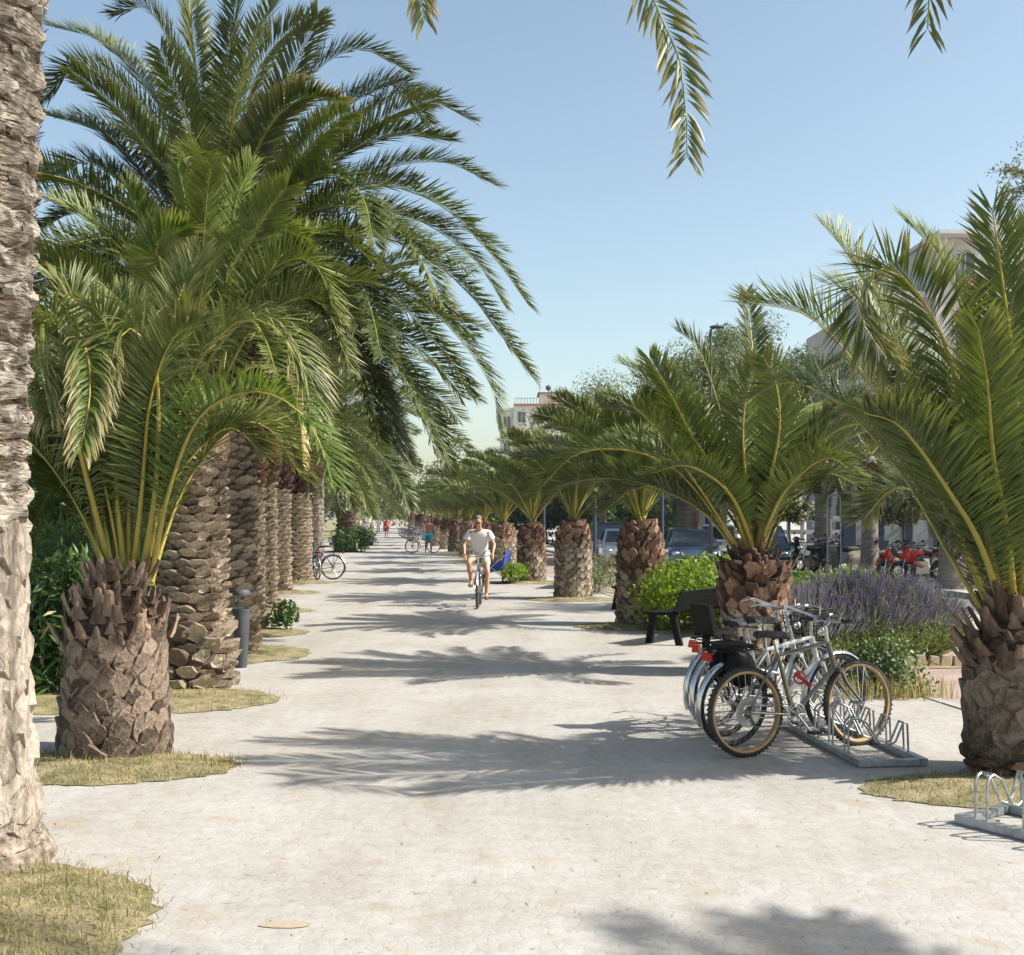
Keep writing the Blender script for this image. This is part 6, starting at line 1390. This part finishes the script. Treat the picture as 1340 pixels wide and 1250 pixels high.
# right-hand apartment house
t = thing('apartment_house', 'pinkish and cream stepped apartment house with white terraces behind the tall fronds at right', 'building', (0, 0, 0))
def bl(*a, **k): block(t, *a, **k)
bl(19.0, 22.0, 60, 74, 0, 13.2, 'pink_wall', 4, 1, win=(1.1, 1.5))
bl(22.005, 25.0, 59.5, 76, 0, 16.2, 'pink_wall', 5, 1, win=(1.0, 1.5))
bl(25.005, 36.0, 61, 78, 0, 15.8, 'cream_wall', 5, 4, win=(1.4, 1.7))
for z in (3.0, 6.2, 9.4, 12.6): balcony(t, 25.2, 35.5, 61, z, 1.6)
balcony(t, 24.2, 26.6, 60.6, 16.3, .8); balcony(t, 19.3, 21.8, 60, 10.3, 1.1); balcony(t, 19.3, 21.8, 60, 6.6, 1.1, rail=True)
b = MB(); b.add([(25.3, 60.0, 13.1), (33.0, 59.2, 13.1), (33.0, 66, 16.6), (27.5, 66, 16.6), (25.3, 60.0, 13.35), (33, 59.2, 13.35), (33, 66, 16.85), (27.5, 66, 16.85)], [(0, 3, 2, 1), (4, 5, 6, 7), (0, 1, 5, 4), (1, 2, 6, 5), (2, 3, 7, 6), (3, 0, 4, 7)]); b.build('roof', M['roof_brown'], t, smooth=False)
b = MB(); b.box((23.5, 67, 16.32), (3.4, 17, .2)); b.build('roof_slab', M['white_wall'], t, smooth=False)
b = MB(); b.box((31.5, 69, 17.3), (7, 8, 2.6)); b.build('penthouse', M['cream_wall'], t, smooth=False)
b = MB(); b.box((23.9, 59.42, 12.9), (.7, .1, 2.4)); b.build('panel', M['brick_red'], t, smooth=False)
b = MB(); b.box((20.5, 60.0 - .06, 13.35), (3.2, .3, .3)); b.build('cornice', M['white_wall'], t, smooth=False)
t = thing('garden_house', 'low pale house with pale blue glazed veranda behind the panel fence', 'building', (0, 0, 0))
block(t, 15.2, 24.0, 50, 56, 0, 6.3, 'pink_wall', 2, 5, win=(1.0, 1.3))
for i in range(6): b = MB(); b.box((15.6 + i * .92, 49.2, 2.55), (.86, .06, 1.9)); b.build('pane', M['veranda'] if 'veranda' in M else M['glass'], t, smooth=False)
b = MB(); b.box((17.9, 49.5, 3.6), (5.8, 1.0, .14)); b.build('veranda_roof', M['white_wall'], t, smooth=False)
t = thing('low_house', 'low reddish house wall glimpsed between palm trunks behind the parked cars', 'building', (0, 0, 0))
block(t, 4.5, 13.5, 72, 80, 0, 5.6, 'pink_wall', 2, 5, win=(1.0, 1.3))
b = MB(); b.box((9, 76, 5.7), (9.6, 8.8, .25)); b.build('roof', M['brick_red'], t, smooth=False)
# far building
t = thing('apartment_block', 'far cream apartment block with roof terrace, dish and railings above the palms', 'building', (0, 0, 0))
X = lambda px, Z=150: (px - 670) * Z / 1500
Zt = lambda py, Z=150: EYE + (675 - py) * Z / 1500
block(t, X(655), X(672), 150, 160, 0, Zt(537), 'cream_wall', 5, 1, win=(.9, 1.3)); block(t, X(672) + .005, X(800), 149.5, 162, 0, Zt(531), 'cream_wall', 5, 6, win=(1.0, 1.4), side=False)
b = MB(); b.box((X(664), 155, Zt(535.5)), (2.2, 10.6, .3)); b.build('cornice', M['cream_wall'], t, smooth=False)
b = MB(); b.box((X(736), 155.5, Zt(530.2)), (12.8, 12.6, .22)); b.build('roof_slab', M['brick_red'], t, smooth=False)
b = MB(); b.box((X(722), 154, Zt(521)), (3.1, 5, 1.75)); b.build('roof_room', M['cream_wall'], t, smooth=False); b = MB(); b.box((X(722), 154, Zt(512.6)), (3.6, 5.5, .14)); b.build('roof_slab', M['roof_brown'], t, smooth=False)
b = MB(); b.box((X(721), 151.4, Zt(517)), (.35, .1, 1.5)); b.box((X(723), 151.4, Zt(516)), (.3, .1, 1.2)); b.build('pillar', M['white_wall'], t, smooth=False)
for a_, b_ in ((674, 703), (740, 776)):
    g = MB()
    for px in np.arange(a_, b_ + .1, 4 if a_ < 700 else 3): g.box((X(px), 149.8, Zt(526)), (.05, .05, 1.0))
    g.box((X((a_ + b_) / 2), 149.8, Zt(521.4)), ((b_ - a_) * .1, .06, .06)); g.build('railing', M['grey_paint'], t, smooth=False)
for px in (744, 758): b = MB(); b.box((X(px), 150.2, Zt(524)), (.5, .3, 1.5)); b.build('pillar', M['cream_wall'], t, smooth=False)
b = MB(); b.tube([(X(718.5), 153, Zt(512)), (X(718.5), 153, Zt(507))], .06, 6); b.ball((X(718.5), 152.9, Zt(504.5)), (.38, .12, .38)); b.build('satellite_dish', M['grey_paint'], t)
b = MB(); b.box((X(736.5), 153, Zt(507.5)), (.35, .35, 1.0)); b.ball((X(736.5), 153, Zt(503)), (.18, .18, .22)); b.build('chimney', M['white_wall'], t)
b = MB(); b.tube([(X(707), 153, Zt(512)), (X(707), 153, Zt(490))], .025, 5)
for z in (492, 496, 504): b.tube([(X(705), 153, Zt(z)), (X(709), 153, Zt(z))], .02, 4)
b.build('aerial', M['grey_paint'], t)

# ------------------------------------------------------------ litter of the ground
o = None
V = []; F = []; b = MB(); rg = random.Random(9)
for i in range(140):
    y = rg.uniform(4.6, 16) ; x = rg.uniform(-.62, .5) * y; s = rg.uniform(.003, .008)
    b.ball((x, y, s * .4), (s, s * rg.uniform(.5, 1), s * .5), n=5, m=3)
tag(b.build('pebbles', M['kerb']), kind='stuff')
def pos():
    y = rg.uniform(4.6, 14); return rg.uniform(-.5, .5) * y, y, .003
V = []; T = []
spots_ = [(-2.6, 5.2, 1.5), (-3, 8.4, 1.5), (-3.3, 11.4, 1.6), (3.4, 7.7, 1.5), (2.7, 12.6, 1.5), (-1, 7, 4), (.5, 9, 4)]
for i in range(1100):
    if i % 4 == 0: x, y, z = pos()
    else: q = spots_[i % 7]; x, y, z = q[0] + rg.gauss(0, q[2] * .6), q[1] + rg.gauss(0, q[2] * .55), .004
    a = rg.uniform(0, 6.28); L = rg.uniform(.02, .09); w = .0035; dx, dy = math.cos(a), math.sin(a); k = len(V)
    V += [(x, y, z), (x + dx * L / 2 - dy * w, y + dy * L / 2 + dx * w, z + .006), (x + dx * L / 2 + dy * w, y + dy * L / 2 - dx * w, z + .006), (x + dx * L, y + dy * L, z)]; T += [(k, k + 2, k + 1), (k + 1, k + 2, k + 3)]
tag(link('leaf_litter', np_mesh('leaf_litter', V, T, M['straw'], attrs={'dry': np.ones(len(V))})), kind='stuff')
# sand-filled hollow in the paving, bottom left of the middle
b = MB(); n = 22; cx, cy = -1.0, 5.04
b.add([(cx, cy, .005)] + [(cx + .115 * math.cos(i / n * 6.283) * rg.uniform(.9, 1.1), cy + .045 * math.sin(i / n * 6.283) * rg.uniform(.9, 1.1), .004) for i in range(n)], [(0, 1 + i, 1 + (i + 1) % n) for i in range(n)]); tag(b.build('sand_patch', M['dust']), kind='stuff')
# ------------------------------------------------------------ air
hm = bpy.data.materials.new('haze'); hm.use_nodes = True; nt = hm.node_tree
for n_ in list(nt.nodes):
    if n_.type == 'BSDF_PRINCIPLED': nt.nodes.remove(n_)
pv = nt.nodes.new('ShaderNodeVolumePrincipled'); pv.inputs['Color'].default_value = (.86, .93, 1, 1); pv.inputs['Density'].default_value = 0.0003; pv.inputs['Anisotropy'].default_value = .3
nt.links.new(pv.outputs[0], [n_ for n_ in nt.nodes if n_.type == 'OUTPUT_MATERIAL'][0].inputs['Volume'])
b = MB(); b.box((0, 2300, 11.5), (5600, 5600, 25.6)); tag(b.build('haze', hm, smooth=False), kind='stuff')
